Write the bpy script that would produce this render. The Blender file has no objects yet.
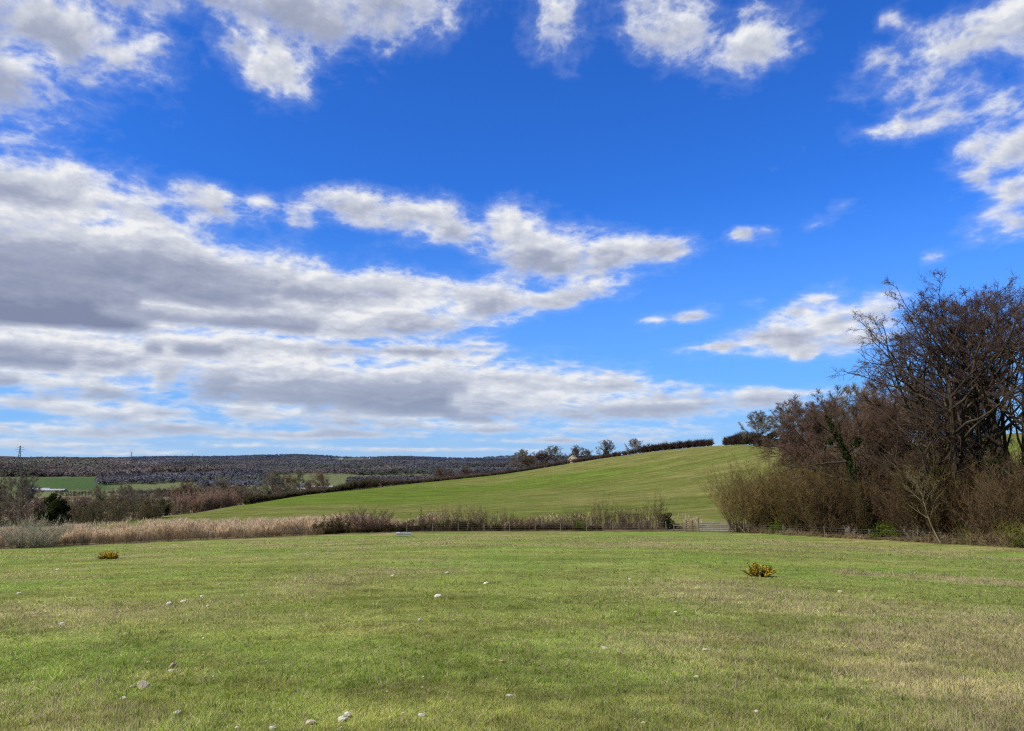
import bpy, math, random
import numpy as np

# ------------------------------------------------------------------ scene, camera
scene = bpy.context.scene
C = scene.collection
PI = math.pi
R = math.radians
FPX = 740.0
W, H = 1024, 731
PITCH = math.atan(96.0 / FPX)
EYE = 1.6
SUN_AZ = R(-116)      # measured clockwise from +Y (the way the camera faces)
SUN_EL = R(42)

cam = bpy.data.cameras.new('camera')
cam.sensor_width = 36
cam.lens = FPX / W * 36
cam.clip_end = 60000
cam.clip_start = 0.05
camo = bpy.data.objects.new('camera', cam)
C.objects.link(camo)
camo.location = (0, 0, EYE)
camo.rotation_euler = (PI / 2 + PITCH, 0, 0)
scene.camera = camo
scene.view_settings.view_transform = 'Standard'
scene.view_settings.look = 'None'
scene.view_settings.exposure = 0
scene.view_settings.gamma = 1
scene.cycles.max_bounces = 5
scene.cycles.diffuse_bounces = 3
scene.cycles.glossy_bounces = 2
scene.cycles.transmission_bounces = 3
scene.cycles.transparent_max_bounces = 8
scene.cycles.use_denoising = False
scene.cycles.filter_width = 1.2

cp, sp = math.cos(PITCH), math.sin(PITCH)


def azel(px, py):
    a = (px - W / 2) / FPX
    b = -(py - H / 2) / FPX
    f = cp - b * sp
    u = sp + b * cp
    return math.atan2(a, f), math.atan2(u, math.hypot(a, f))


# ------------------------------------------------------------------ node helper
class NT:
    def __init__(s, tree):
        s.t = tree
        s.n = tree.nodes
        s.l = tree.links

    def node(s, typ, **kw):
        nd = s.n.new(typ)
        for k, v in kw.items():
            setattr(nd, k, v)
        return nd

    def put(s, sock, v):
        if isinstance(v, bpy.types.NodeSocket):
            s.l.new(v, sock)
        else:
            sock.default_value = v

    def math(s, op, a, b=None, c=None, clamp=False):
        nd = s.node('ShaderNodeMath', operation=op, use_clamp=clamp)
        for i, v in enumerate((a, b, c)):
            if v is not None:
                s.put(nd.inputs[i], v)
        return nd.outputs[0]

    def vmath(s, op, a, b=None, scale=None):
        nd = s.node('ShaderNodeVectorMath', operation=op)
        s.put(nd.inputs[0], a)
        if b is not None:
            s.put(nd.inputs[1], b)
        if scale is not None:
            s.put(nd.inputs['Scale'], scale)
        return nd.outputs['Value'] if op in ('LENGTH', 'DOT_PRODUCT') else nd.outputs[0]

    def ss(s, v, a, b, lo=0.0, hi=1.0):
        nd = s.node('ShaderNodeMapRange', interpolation_type='SMOOTHSTEP')
        s.put(nd.inputs[0], v)
        for i, q in enumerate((a, b, lo, hi)):
            s.put(nd.inputs[i + 1], q)
        return nd.outputs[0]

    def lin(s, v, a, b, lo=0.0, hi=1.0):
        nd = s.node('ShaderNodeMapRange')
        s.put(nd.inputs[0], v)
        for i, q in enumerate((a, b, lo, hi)):
            s.put(nd.inputs[i + 1], q)
        return nd.outputs[0]

    def noise(s, vec, scale, detail=4, rough=0.5, dist=0.0, col=False, dim='3D'):
        nd = s.node('ShaderNodeTexNoise', noise_dimensions=dim)
        s.put(nd.inputs['Vector'], vec)
        nd.inputs['Scale'].default_value = scale
        nd.inputs['Detail'].default_value = detail
        nd.inputs['Roughness'].default_value = rough
        nd.inputs['Distortion'].default_value = dist
        return nd.outputs['Color'] if col else nd.outputs['Fac']

    def mix(s, fac, a, b, blend='MIX'):
        nd = s.node('ShaderNodeMix', data_type='RGBA', blend_type=blend)
        s.put(nd.inputs[0], fac)
        for sock, v in ((nd.inputs[6], a), (nd.inputs[7], b)):
            if isinstance(v, tuple) and len(v) == 3:
                v = (*v, 1)
            s.put(sock, v)
        return nd.outputs[2]

    def comb(s, x, y, z=0.0):
        nd = s.node('ShaderNodeCombineXYZ')
        s.put(nd.inputs[0], x)
        s.put(nd.inputs[1], y)
        s.put(nd.inputs[2], z)
        return nd.outputs[0]

    def ramp(s, fac, stops):
        nd = s.node('ShaderNodeValToRGB')
        s.put(nd.inputs[0], fac)
        el = nd.color_ramp.elements
        while len(el) < len(stops):
            el.new(0.5)
        for e, (p, c) in zip(el, stops):
            e.position = p
            e.color = (*c, 1)
        return nd.outputs[0]


scene.cycles.use_adaptive_sampling = True
scene.cycles.adaptive_threshold = 0.015
scene.cycles.adaptive_min_samples = 12
# ------------------------------------------------------------------ sky, clouds, sun
# each cloud: where it hangs (centre and half size in degrees of azimuth / elevation), tilt, weight
CLOUDS = [
    # high row
    (-60, 40, 110, 60, 0, 1.0, .6), (130, -20, 90, 32, 0, .62, .6), (60, 30, 84, 36, -4, .92, .5), (30, 72, 60, 14, 0, .55, .9), (112, 62, 40, 16, 0, .62, .5),
    (215, -8, 50, 26, 0, .6, .6), (305, 2, 96, 40, 0, .88, .6), (250, 40, 46, 22, 0, .62, .5), (283, 70, 38, 27, 0, .92, .15), (400, -4, 60, 34, 0, .85, .45), (385, 44, 26, 18, 0, .45, .3),
    (446, 22, 16, 30, -25, .55, .1), (500, -28, 60, 22, 0, .5, .4), (556, 20, 36, 40, 10, .72, .3), (530, 45, 16, 12, 0, .4, .2),
    (655, -22, 70, 26, 0, .62, .4), (668, 22, 46, 34, 0, .85, .4), (752, 40, 50, 30, 8, .95, .3), (715, 62, 22, 10, 0, .55, .2),
    (905, 55, 52, 13, 24, .66, .15), (985, 32, 66, 22, 16, .85, .3), (1040, 20, 40, 34, 0, .8, .4), (905, 12, 40, 8, 30, .42, .1), (878, 66, 26, 7, 35, .42, .1),
    (900, 129, 36, 7, 10, .7, .15), (945, 114, 50, 15, 8, .85, .25), (990, 118, 36, 11, 10, .7, .25), (975, 148, 34, 12, 25, .55, .2), (1015, 148, 38, 18, 30, .78, .3), (1010, 200, 50, 14, 32, .72, .3), (1020, 225, 34, 12, 30, .6, .3), (985, 178, 30, 9, 30, .55, .2), (1090, 180, 50, 60, 0, .8, .5),
    # middle row
    (-70, 200, 130, 50, 0, 1.1, .6), (52, 196, 108, 34, -4, 1.05, .55), (135, 212, 50, 22, 0, .9, .5), (205, 198, 46, 15, -2, .9, .35), (255, 204, 40, 11, 0, .75, .3),
    (300, 212, 26, 16, 10, .8, .35), (360, 206, 46, 17, -6, .95, .35), (415, 214, 62, 22, -4, 1.0, .35), (450, 228, 40, 16, 0, .95, .4),
    (515, 228, 44, 28, -8, 1.1, .3), (545, 252, 75, 32, -4, 1.2, .5), (610, 255, 62, 24, 0, 1.1, .4), (662, 252, 40, 15, 4, 1.0, .35),
    # the great grey bank on the left
    (-60, 285, 210, 66, 0, 1.35, .75), (150, 270, 200, 50, -4, 1.4, .75), (300, 294, 160, 42, -10, 1.3, .9), (60, 310, 250, 30, 0, 1.3, 1.2), (250, 304, 120, 22, -3, 1.25, 1.15),
    (400, 290, 85, 24, -6, 1.15, .35), (480, 300, 95, 20, 2, 1.1, .35), (560, 296, 60, 13, 4, .95, .3), (600, 287, 28, 10, 0, .8, .3), (300, 322, 190, 20, 2, 1.2, .6), (400, 322, 90, 16, 4, 1.1, .4),
    (60, 356, 190, 24, 0, 1.25, .8), (250, 352, 170, 20, 0, 1.2, .75), (410, 350, 110, 13, 0, 1.05, .55), (480, 347, 36, 9, 0, .9, .3),
    (20, 380, 100, 13, 0, 1.05, .6), (110, 358, 70, 14, -6, 1.2, .25), (165, 372, 22, 22, 0, 1.2, .1), (95, 390, 70, 9, 0, .95, .7),
    # slate rain bank in front of it
    (290, 385, 130, 34, 0, 1.3, .85), (420, 392, 190, 42, 0, 1.35, .85), (540, 385, 110, 22, -3, 1.2, .5), (520, 400, 80, 20, 0, 1.1, .3), (610, 385, 60, 13, 0, 1.0, .3),
    (640, 408, 150, 16, 0, 1.0, .5), (760, 396, 90, 11, 0, .75, .4), (690, 390, 60, 9, 0, .75, .3),
    # low strips towards the horizon
    (45, 403, 57.4, 7.2, 0, 0.86, 0.5), (75, 409, 34.44, 7.2, 0, 0.86, 0.2), (150, 413, 65.6, 9.9, 6, 0.946, 0.45), (135, 408, 24.6, 7.2, 0, 0.86, 0.1), (260, 414, 57.4, 9, 0, 0.903, 0.35), (255, 409, 24.6, 5.4, 0, 0.86, 0.1), (350, 420, 106.6, 10.8, 0, 0.946, 0.5),
    (20, 427, 90.2, 5.4, 0, 0.86, 0.5), (170, 425, 73.8, 5.4, 0, 0.86, 0.45), (120, 433, 131.2, 5.4, 0, 0.86, 0.5), (330, 435, 123, 5.4, 0, 0.86, 0.45), (500, 428, 106.6, 7.2, 0, 0.817, 0.4), (560, 440, 131.2, 4.5, 0, 0.731, 0.4),
    (60, 445, 98.4, 4.5, 0, 0.817, 0.3), (250, 446, 98.4, 3.15, 0, 0.688, 0.35), (110, 453, 73.8, 2.7, 0, 0.688, 0.2), (420, 450, 131.2, 3.15, 0, 0.731, 0.3), (650, 432, 90.2, 5.4, 0, 0.645, 0.35), (670, 420, 49.2, 3.6, 0, 0.688, 0.1), (800, 425, 98.4, 4.5, 0, 0.473, 0.3), (720, 444, 98.4, 3.15, 0, 0.516, 0.2),
    # small clouds on the right
    (800, 312, 42, 15, 22, .95, .3), (838, 322, 52, 20, 8, .95, .4), (775, 335, 52, 12, 6, .95, .45), (720, 347, 44, 7, 2, .85, .3), (790, 346, 50, 9, 0, .9, .4), (805, 354, 22, 6, 0, .85, .15), (850, 338, 40, 13, 5, .85, .4), (872, 299, 32, 9, 0, .75, .2),
    (648, 323, 18, 7, 0, .75, .2), (690, 316, 28, 6, 8, .75, .2), (742, 307, 22, 4, 8, .65, .2), (766, 236, 24, 9, 0, .75, .25), (745, 230, 22, 7, 0, .5, .2), (830, 214, 28, 6, 14, .62, .2), (804, 217, 10, 5, 20, .5, .2),
    (932, 255, 12, 8, 0, .5, .1), (800, 157, 26, 6, 25, .22, .1), (570, 358, 36, 4, 0, .75, .2), (545, 398, 34, 7, 8, 1.1, 0), (645, 366, 20, 3, 0, .5, .1),
]



def cloud_field(az, el):
    """cover and shading (numpy, degrees): the clouds above laid one in front of the other, each with its lit top"""
    sh = np.broadcast(az, el).shape
    out = np.full(sh, -1.0)
    shade = np.full(sh, 0.2)
    for (px, py, rx, ry, ang, w, dk) in CLOUDS:
        a, e = azel(px, py)
        k = 180 / PI / FPX * 0.93
        dx, dy = az - math.degrees(a), el - math.degrees(e)
        c, s = math.cos(R(ang)), math.sin(R(ang))
        u, v = (dx * c + dy * s) / (rx * k), (-dx * s + dy * c) / (ry * k)
        f = w - max(w, 0.85) * np.sqrt(u * u + v * v)
        h = np.maximum(0.2 - np.abs(out - f), 0) / 0.2
        out = np.maximum(out, f) + h * h * 0.2 / 4
        t = np.clip((0.62 - v) / 1.0, 0, 1)
        t = t * t * (3 - 2 * t) * dk * (0.55 + 0.45 * np.clip(1 - u * u, 0, 1))
        t = np.maximum(t, max(0.0, dk - 1) * 3.2)
        al = np.clip(f / 0.12 + 0.35, 0, 1)
        shade = shade * (1 - al) + t * al
    return out, shade


ROWS = [-80, -45, -20, 0, 18, 36, 54, 72, 90, 110, 130, 150, 170, 186, 200, 214, 228, 242, 256, 270, 284, 298, 310, 322, 333, 343, 352,
        361, 370, 379, 388, 396, 404, 411, 418, 424, 430, 436, 441, 446, 450, 454, 458, 462]
AZ0, AZ1 = -48.0, 48.0


def layout_group():
    """the same cover as a table: one colour-curves node per height above the horizon (along the azimuth), blended in
    height; red = density, green = how shaded the cloud is"""
    g = bpy.data.node_groups.new('cloud_layout', 'ShaderNodeTree')
    g.interface.new_socket('azel', in_out='INPUT', socket_type='NodeSocketVector')
    g.interface.new_socket('field', in_out='OUTPUT', socket_type='NodeSocketVector')
    n = NT(g)
    gi = n.node('NodeGroupInput')
    go = n.node('NodeGroupOutput')
    sep = n.node('ShaderNodeSeparateXYZ')
    n.l.new(gi.outputs[0], sep.inputs[0])
    t = n.lin(sep.outputs[0], AZ0, AZ1)
    tin = n.comb(t, t, t)
    e = sep.outputs[1]
    NP = 150
    az = np.linspace(AZ0, AZ1, NP)
    els = [math.degrees(azel(512, r)[1]) for r in ROWS]
    acc = None
    for i, el in enumerate(els):
        nd = n.node('ShaderNodeRGBCurve')
        f0, s0 = cloud_field(az, np.full(NP, el))
        for ch, fld in enumerate((f0, s0)):
            v = np.clip((fld + 1.0) / 2.5, 0, 1)
            cu = nd.mapping.curves[ch]
            pts = cu.points
            pts[0].location = (0, float(v[0]))
            pts[1].location = (1, float(v[-1]))
            for k in range(1, NP - 1):
                pts.new(k / (NP - 1), float(v[k]))
        nd.mapping.update()
        nd.inputs[0].default_value = 1.0
        if acc is None:
            n.l.new(tin, nd.inputs[1])
            acc = nd.outputs[0]
        else:
            q = n.node('ShaderNodeVectorMath', operation='MULTIPLY_ADD')   # keeps the chain sequential
            n.l.new(acc, q.inputs[0])
            q.inputs[1].default_value = (1e-6, 1e-6, 1e-6)
            n.l.new(tin, q.inputs[2])
            n.l.new(q.outputs[0], nd.inputs[1])
            w = n.math('MULTIPLY_ADD', e, 1.0 / (el - els[i - 1]), -els[i - 1] / (el - els[i - 1]))
            mx = n.node('ShaderNodeMix', data_type='VECTOR')
            n.l.new(w, mx.inputs[0])
            n.l.new(acc, mx.inputs[4])
            n.l.new(nd.outputs[0], mx.inputs[5])
            acc = mx.outputs[1]
    o = n.node('ShaderNodeVectorMath', operation='MULTIPLY_ADD')
    n.l.new(acc, o.inputs[0])
    o.inputs[1].default_value = (2.5, 2.5, 2.5)
    o.inputs[2].default_value = (-1, -1, -1)
    n.l.new(o.outputs[0], go.inputs[0])
    return g


def build_world():
    w = bpy.data.worlds.new('World')
    scene.world = w
    w.use_nodes = True
    t = w.node_tree
    t.nodes.clear()
    n = NT(t)
    sky = n.node('ShaderNodeTexSky', sky_type='NISHITA')
    sky.sun_disc = False
    sky.sun_elevation = SUN_EL
    sky.sun_rotation = SUN_AZ
    sky.altitude = 50
    sky.air_density = 1.0
    sky.dust_density = 0.35
    sky.ozone_density = 3.0
    tc = n.node('ShaderNodeTexCoord')
    d = tc.outputs['Generated']
    sep = n.node('ShaderNodeSeparateXYZ')
    n.l.new(d, sep.inputs[0])
    x, y, z = sep.outputs
    az = n.math('MULTIPLY', n.math('ARCTAN2', x, y), 180 / PI)
    el = n.math('MULTIPLY', n.math('ARCSINE', z), 180 / PI)
    ae = n.comb(az, el, 0.0)
    # cloud-layer coordinates: features shrink towards the horizon
    den = n.math('ADD', n.math('MAXIMUM', z, 0.0), 0.15)
    azr = n.math('MULTIPLY', az, PI / 180)
    lay = n.comb(n.math('MULTIPLY', azr, 2.3), n.math('MULTIPLY_ADD', n.math('LOGARITHM', den, math.e), 1.35, n.math('MULTIPLY', el, 0.026)), 0.0)
    size = n.math('MULTIPLY_ADD', n.math('MAXIMUM', z, 0.0), 2.2, 0.09)
    warp = n.noise(lay, 1.5, 2, 0.55, col=True)
    wv = n.vmath('MULTIPLY', n.vmath('SUBTRACT', warp, (0.5, 0.5, 0.5)), (4.2, 2.6, 0.0))
    wv = n.vmath('SCALE', wv, scale=size)
    gn = n.node('ShaderNodeGroup', node_tree=layout_group())
    n.l.new(n.vmath('ADD', ae, wv), gn.inputs[0])
    fs = n.node('ShaderNodeSeparateXYZ')
    n.l.new(gn.outputs[0], fs.inputs[0])

    def puff(shift, detail):
        pl = n.vmath('ADD', lay, shift) if shift else lay
        a = n.math('SUBTRACT', n.noise(pl, 5.6, detail, 0.62, 0.3), 0.5)
        b = n.math('ABSOLUTE', n.math('SUBTRACT', n.noise(pl, 10.0, 4, 0.55), 0.5))
        return n.math('MULTIPLY_ADD', b, -1.5, n.math('MULTIPLY_ADD', a, 1.85, 0.09))
    p0 = puff(None, 8)
    p1 = puff((-0.02, 0.035, 0.0), 6)
    gen = n.math('MULTIPLY_ADD', n.noise(lay, 0.8, 2, 0.5), 3.4, -1.75)
    aw = n.math('MAXIMUM', n.ss(n.math('ABSOLUTE', az), 40.0, 47.0), n.ss(el, 33.0, 40.0))

    def blend(a, b):
        mx = n.node('ShaderNodeMix', data_type='FLOAT')
        n.l.new(aw, mx.inputs[0])
        n.l.new(a, mx.inputs[2])
        n.l.new(b, mx.inputs[3])
        return mx.outputs[0]
    d0 = n.math('ADD', blend(fs.outputs[0], gen), p0)
    sh = blend(fs.outputs[1], n.math('MULTIPLY', gen, 0.6))
    alpha = n.ss(d0, -0.12, 0.60)
    # light reaching the cloud from above
    occ = n.math('MULTIPLY', sh, n.ss(d0, 0.0, 0.65, 0.35, 1.0))
    occ = n.math('MULTIPLY_ADD', n.math('SUBTRACT', p0, p1), -0.5, occ)
    occ = n.math('MULTIPLY_ADD', p0, 0.12, occ)
    occ = n.math('ADD', occ, n.ss(d0, 0.25, 1.3, 0.0, 0.16), clamp=True)
    ccol = n.ramp(occ, [(0.0, (0.86, 0.87, 0.89)), (0.14, (0.66, 0.69, 0.77)), (0.45, (0.39, 0.43, 0.56)), (1.0, (0.225, 0.265, 0.395))])
    # haze: clouds near the horizon are paler and bluer
    hz = n.ss(el, 0.0, 9.0, 0.42, 0.0)
    ccol = n.mix(hz, ccol, (0.50, 0.62, 0.80))
    # clear sky
    sc = n.vmath('SCALE', sky.outputs[0], scale=SKY_STRENGTH)
    hs = n.node('ShaderNodeHueSaturation')
    hs.inputs['Saturation'].default_value = 1.1
    hs.inputs['Value'].default_value = 1.0
    n.l.new(sc, hs.inputs['Color'])
    skyc = n.mix(1.0, hs.outputs[0], (0.33, 0.92, 1.95), 'MULTIPLY')
    lowt = n.ss(el, 0.0, 21.0, 1.0, 0.0)
    skyc = n.mix(n.math('MULTIPLY', lowt, 0.66), skyc, (0.21, 0.46, 0.90))
    skyc = n.mix(n.ss(el, -1.0, 5.0, 0.55, 0.0), skyc, (0.50, 0.66, 0.86))
    # thin veil
    veil = n.math('MULTIPLY', n.ss(d0, -0.55, 0.3), 0.20)
    skyc = n.mix(veil, skyc, (0.62, 0.70, 0.85))
    col = n.mix(alpha, skyc, ccol)
    # the unseen sky overhead and behind is dimmed to lower the ambient light
    zen = n.lin(n.math('MAXIMUM', n.ss(el, 36.0, 62.0), n.ss(n.math('ABSOLUTE', az), 55.0, 100.0)), 0.0, 1.0, 1.0, 0.45)
    col = n.mix(1.0, col, n.comb(zen, zen, zen), 'MULTIPLY')
    bg = n.node('ShaderNodeBackground')
    n.l.new(col, bg.inputs[0])
    bg.inputs[1].default_value = 1.0
    out = n.node('ShaderNodeOutputWorld')
    n.l.new(bg.outputs[0], out.inputs[0])
    w.cycles.sampling_method = 'MANUAL'
    w.cycles.sample_map_resolution = 512


SKY_STRENGTH = 0.10
build_world()

sl = bpy.data.lights.new('sun', 'SUN')
sl.energy = 5.0
sl.angle = R(0.53)
sl.color = (1.0, 0.93, 0.80)
so = bpy.data.objects.new('sun', sl)
C.objects.link(so)
sdir = (math.sin(SUN_AZ) * math.cos(SUN_EL), math.cos(SUN_AZ) * math.cos(SUN_EL), math.sin(SUN_EL))
from mathutils import Vector
so.rotation_euler = Vector(sdir).to_track_quat('Z', 'Y').to_euler()
so.location = (-40, -10, 60)

# ------------------------------------------------------------------ small numpy toolbox
def hash2(ix, iy, seed):
    h = (ix.astype(np.int64) * 374761393 + iy.astype(np.int64) * 668265263 + seed * 1274126177) & 0xffffffff
    h = ((h ^ (h >> 13)) * 1274126177) & 0xffffffff
    h = (h ^ (h >> 16)) & 0xffffffff
    return h / 4294967295.0


def vnoise(x, y, seed=0):
    ix, iy = np.floor(x), np.floor(y)
    fx, fy = x - ix, y - iy
    fx, fy = fx * fx * (3 - 2 * fx), fy * fy * (3 - 2 * fy)
    ix, iy = ix.astype(np.int64), iy.astype(np.int64)
    a, b = hash2(ix, iy, seed), hash2(ix + 1, iy, seed)
    c, d = hash2(ix, iy + 1, seed), hash2(ix + 1, iy + 1, seed)
    return (a * (1 - fx) + b * fx) * (1 - fy) + (c * (1 - fx) + d * fx) * fy


def fbm(x, y, s, octv=4, seed=0, gain=0.5):
    """value noise summed over octaves, about 0..1; s = size of the largest lumps in metres"""
    out, amp, tot, f = 0, 1.0, 0.0, 1.0 / s
    for o in range(octv):
        out = out + amp * vnoise(x * f + 17.3 * o, y * f - 9.1 * o, seed + o)
        tot += amp
        amp *= gain
        f *= 2.03
    return out / tot


def sstep(a, b, x):
    t = np.clip((x - a) / (b - a), 0, 1)
    return t * t * (3 - 2 * t)


def lerp(a, b, t):
    t = np.asarray(t)[..., None]
    return np.asarray(a) * (1 - t) + np.asarray(b) * t


def theta(px):
    return np.arctan2(np.asarray(px, float) - W / 2, FPX / cp)   # azimuth of a picture column at the horizon


def row_z(th, r, row):
    """height of the point at azimuth th and distance r that is seen at picture row `row`"""
    k = (H / 2 - row) / FPX
    return EYE + r * np.cos(th) * (sp + k * cp) / (cp - k * sp)


# ------------------------------------------------------------------ terrain skeleton
# column: field edge (r,row), foot of the far slope, half way up it, its crest, then what lies beyond: drop, z of valley
SKEL = [
    (-500, (80, 560), (104, 552), (118, 546), (135, 542)),
    (-200, (83, 556), (105, 547), (120, 540), (135, 536)),
    (0, (86, 550), (108, 541), (121, 535), (135, 531)),
    (100, (88, 545.5), (109, 534), (125, 529), (150, 524)),
    (200, (90, 541), (108, 531), (145, 523), (195, 514)),
    (300, (92, 537), (107, 529), (165, 512), (240, 496)),
    (400, (93, 533.5), (106, 527), (185, 505), (290, 485)),
    (500, (93, 532.5), (105, 525), (195, 497), (310, 474.5)),
    (600, (92, 532.5), (104, 524.5), (195, 489), (315, 459)),
    (700, (90, 533), (102, 524), (190, 480), (300, 447)),
    (750, (88, 534.5), (100, 524), (180, 478), (280, 444.5)),
    (800, (85, 537), (97, 526), (165, 480), (240, 449.5)),
    (900, (79, 543), (92, 530), (145, 480), (210, 443)),
    (1024, (72, 551), (86, 536), (135, 478), (190, 432)),
    (1250, (66, 562), (80, 545), (130, 480), (180, 425)),
    (1600, (60, 565), (76, 550), (130, 480), (180, 425)),
]


def pchip(x, y, q):
    h = np.diff(x)
    d = np.diff(y) / h
    m = np.zeros(len(x))
    for i in range(1, len(x) - 1):
        if d[i - 1] * d[i] > 0:
            w1, w2 = 2 * h[i] + h[i - 1], h[i] + 2 * h[i - 1]
            m[i] = (w1 + w2) / (w1 / d[i - 1] + w2 / d[i])
    m[0], m[-1] = d[0], d[-1]
    k = np.clip(np.searchsorted(x, q) - 1, 0, len(h) - 1)
    t = np.clip((q - x[k]) / h[k], 0, 1)
    t2, t3 = t * t, t * t * t
    return (2 * t3 - 3 * t2 + 1) * y[k] + (t3 - 2 * t2 + t) * h[k] * m[k] + (3 * t2 - 2 * t3) * y[k + 1] + (t3 - t2) * h[k] * m[k + 1]


TH_MAX = R(62)
TG = np.linspace(-TH_MAX, TH_MAX, 621)
RG = np.geomspace(0.6, 9500, 900)
_cx = theta([c[0] for c in SKEL])
_nodes = np.array([[v for n_ in c[1:] for v in n_] for c in SKEL])
_smooth = np.stack([np.interp(TG, _cx, _nodes[:, i]) for i in range(8)], 1)
_k = np.hanning(19)
_k /= _k.sum()
_smooth = np.stack([np.convolve(np.pad(_smooth[:, i], 9, mode='edge'), _k, 'valid') for i in range(8)], 1)
ZG = np.zeros((len(TG), len(RG)))
pxg = W / 2 + np.tan(TG) * FPX / cp
for i, th in enumerate(TG):
    n_ = _smooth[i]
    e, f, m, c = [(n_[2 * j], float(row_z(th, n_[2 * j], n_[2 * j + 1]))) for j in range(4)]
    left = float(np.clip((620 - pxg[i]) / 450, 0, 1))
    zv = -31.0
    pts = [(0.0, 0.0), (e[0] * .33, e[1] * .33), (e[0] * .66, e[1] * .66), e, f, m, c,
           (c[0] + 60, c[1] - 1.5 - 3.0 * left), (c[0] + 190, max(zv, c[1] - 12 - 9 * left)), (700, zv), (1000, -34)]
    # green field on the slope beyond the valley on the left, then the wooded ridges
    gf = float(np.clip((150 - pxg[i]) / 40, 0, 1))
    pts += [(1180, -36 + 0 * gf), (1550, -27 * gf - 24 * (1 - gf)), (2200, 1.5 * gf - 9 * (1 - gf)), (2700, -4),
            (4500, float(row_z(th, 4500, 457.8)) + 5 * math.sin(th * 17) + 4 * math.sin(th * 41 + 1)), (6000, 10), (9500, -40)]
    a = np.array(pts)
    ZG[i] = pchip(a[:, 0], a[:, 1], RG)
LRG = np.log(RG)


def ground_base(x, y):
    th = np.arctan2(x, y)
    r = np.hypot(x, y)
    back = np.abs(th) > TH_MAX
    tt = np.clip(th, -TH_MAX, TH_MAX)
    ti = (tt + TH_MAX) / (2 * TH_MAX) * (len(TG) - 1)
    i0 = np.clip(np.floor(ti).astype(int), 0, len(TG) - 2)
    ft = ti - i0
    rl = np.log(np.clip(r, RG[0], RG[-1]))
    rj = (rl - LRG[0]) / (LRG[-1] - LRG[0]) * (len(RG) - 1)
    j0 = np.clip(np.floor(rj).astype(int), 0, len(RG) - 2)
    fr = rj - j0
    z = (ZG[i0, j0] * (1 - ft) + ZG[i0 + 1, j0] * ft) * (1 - fr) + (ZG[i0, j0 + 1] * (1 - ft) + ZG[i0 + 1, j0 + 1] * ft) * fr
    z = np.where(r < RG[0], z * r / RG[0], z)
    # behind the viewer the field simply rises gently
    bz = np.sin((np.abs(th) - TH_MAX) / (PI - TH_MAX) * PI / 2) ** 2
    z2 = np.minimum(r * 0.05, 18)
    return np.where(back, z * (1 - bz) + z2 * bz, z)


def ground(x, y):
    x, y = np.asarray(x, float), np.asarray(y, float)
    r = np.hypot(x, y)
    z = ground_base(x, y)
    a = sstep(3, 30, r) * (1 - sstep(60, 90, r) * .6)
    z = z + (fbm(x, y, 14, 3, 5) - .5) * 0.45 * a
    z = z + (fbm(x, y, 1.6, 3, 9) - .5) * 0.07 * sstep(1.5, 6, r) * (1 - sstep(60, 120, r))
    z = z + (fbm(x, y, 60, 3, 11) - .5) * 2.0 * sstep(120, 200, r) * (1 - sstep(240, 420, r)) * 0.6
    z = z + (fbm(x, y, 260, 4, 12) - .5) * 9 * sstep(500, 1100, r)
    z = z + (fbm(x, y, 700, 3, 14) - .5) * 16 * sstep(3000, 4200, r)
    return z


def spot(px, r):
    """ground point on picture column px at distance r"""
    th = float(theta(px))
    x, y = r * math.sin(th), r * math.cos(th)
    return x, y, float(ground(x, y))


def hit(px, row):
    """ground point seen at a picture position"""
    a, e = azel(px, row)
    rs = np.geomspace(3, 400, 4000)
    x, y = rs * math.sin(a), rs * math.cos(a)
    d = EYE + rs * math.tan(e) - ground(x, y)
    k = int(np.argmax(d < 0))
    return float(x[k]), float(y[k]), float(ground(x[k], y[k]))


def edge_r(px):
    return float(np.interp(float(theta(px)), TG, _smooth[:, 0]))


def crest_r(px):
    return float(np.interp(float(theta(px)), TG, _smooth[:, 6]))


# ------------------------------------------------------------------ objects
def tag(o, label=None, cat=None, group=None, kind=None):
    if label: o['label'] = label
    if cat: o['category'] = cat
    if group: o['group'] = group
    if kind: o['kind'] = kind
    return o


def mesh_np(name, V, F, mats, parent=None, col=None, smooth=False):
    """V (n,3); F (m,k) one polygon size, or a list of such arrays; col (n,3) per vertex"""
    V = np.asarray(V, np.float32)
    Fs = [np.asarray(f, np.int32) for f in (F if isinstance(F, list) else [F]) if len(f)]
    me = bpy.data.meshes.new(name)
    me.vertices.add(len(V))
    me.vertices.foreach_set('co', V.ravel())
    loops = np.concatenate([f.ravel() for f in Fs])
    tot = np.concatenate([np.full(len(f), f.shape[1], np.int32) for f in Fs])
    me.loops.add(len(loops))
    me.loops.foreach_set('vertex_index', loops)
    me.polygons.add(len(tot))
    me.polygons.foreach_set('loop_start', np.concatenate([[0], np.cumsum(tot)[:-1]]).astype(np.int32))
    if smooth:
        me.polygons.foreach_set('use_smooth', np.ones(len(tot), bool))
    if col is not None:
        at = me.color_attributes.new('Col', 'FLOAT_COLOR', 'POINT')
        c4 = np.ones((len(V), 4), np.float32)
        c4[:, :3] = col
        at.data.foreach_set('color', c4.ravel())
    me.update()
    me.materials.append(mats)
    o = bpy.data.objects.new(name, me)
    C.objects.link(o)
    if parent is not None:
        o.parent = parent
    return o


def empty(name, loc=(0, 0, 0), rz=0.0, s=1.0):
    o = bpy.data.objects.new(name, None)
    o.empty_display_size = 0.5
    C.objects.link(o)
    o.location = loc
    o.rotation_euler = (0, 0, rz)
    o.scale = (s, s, s) if not isinstance(s, tuple) else s
    return o


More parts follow.
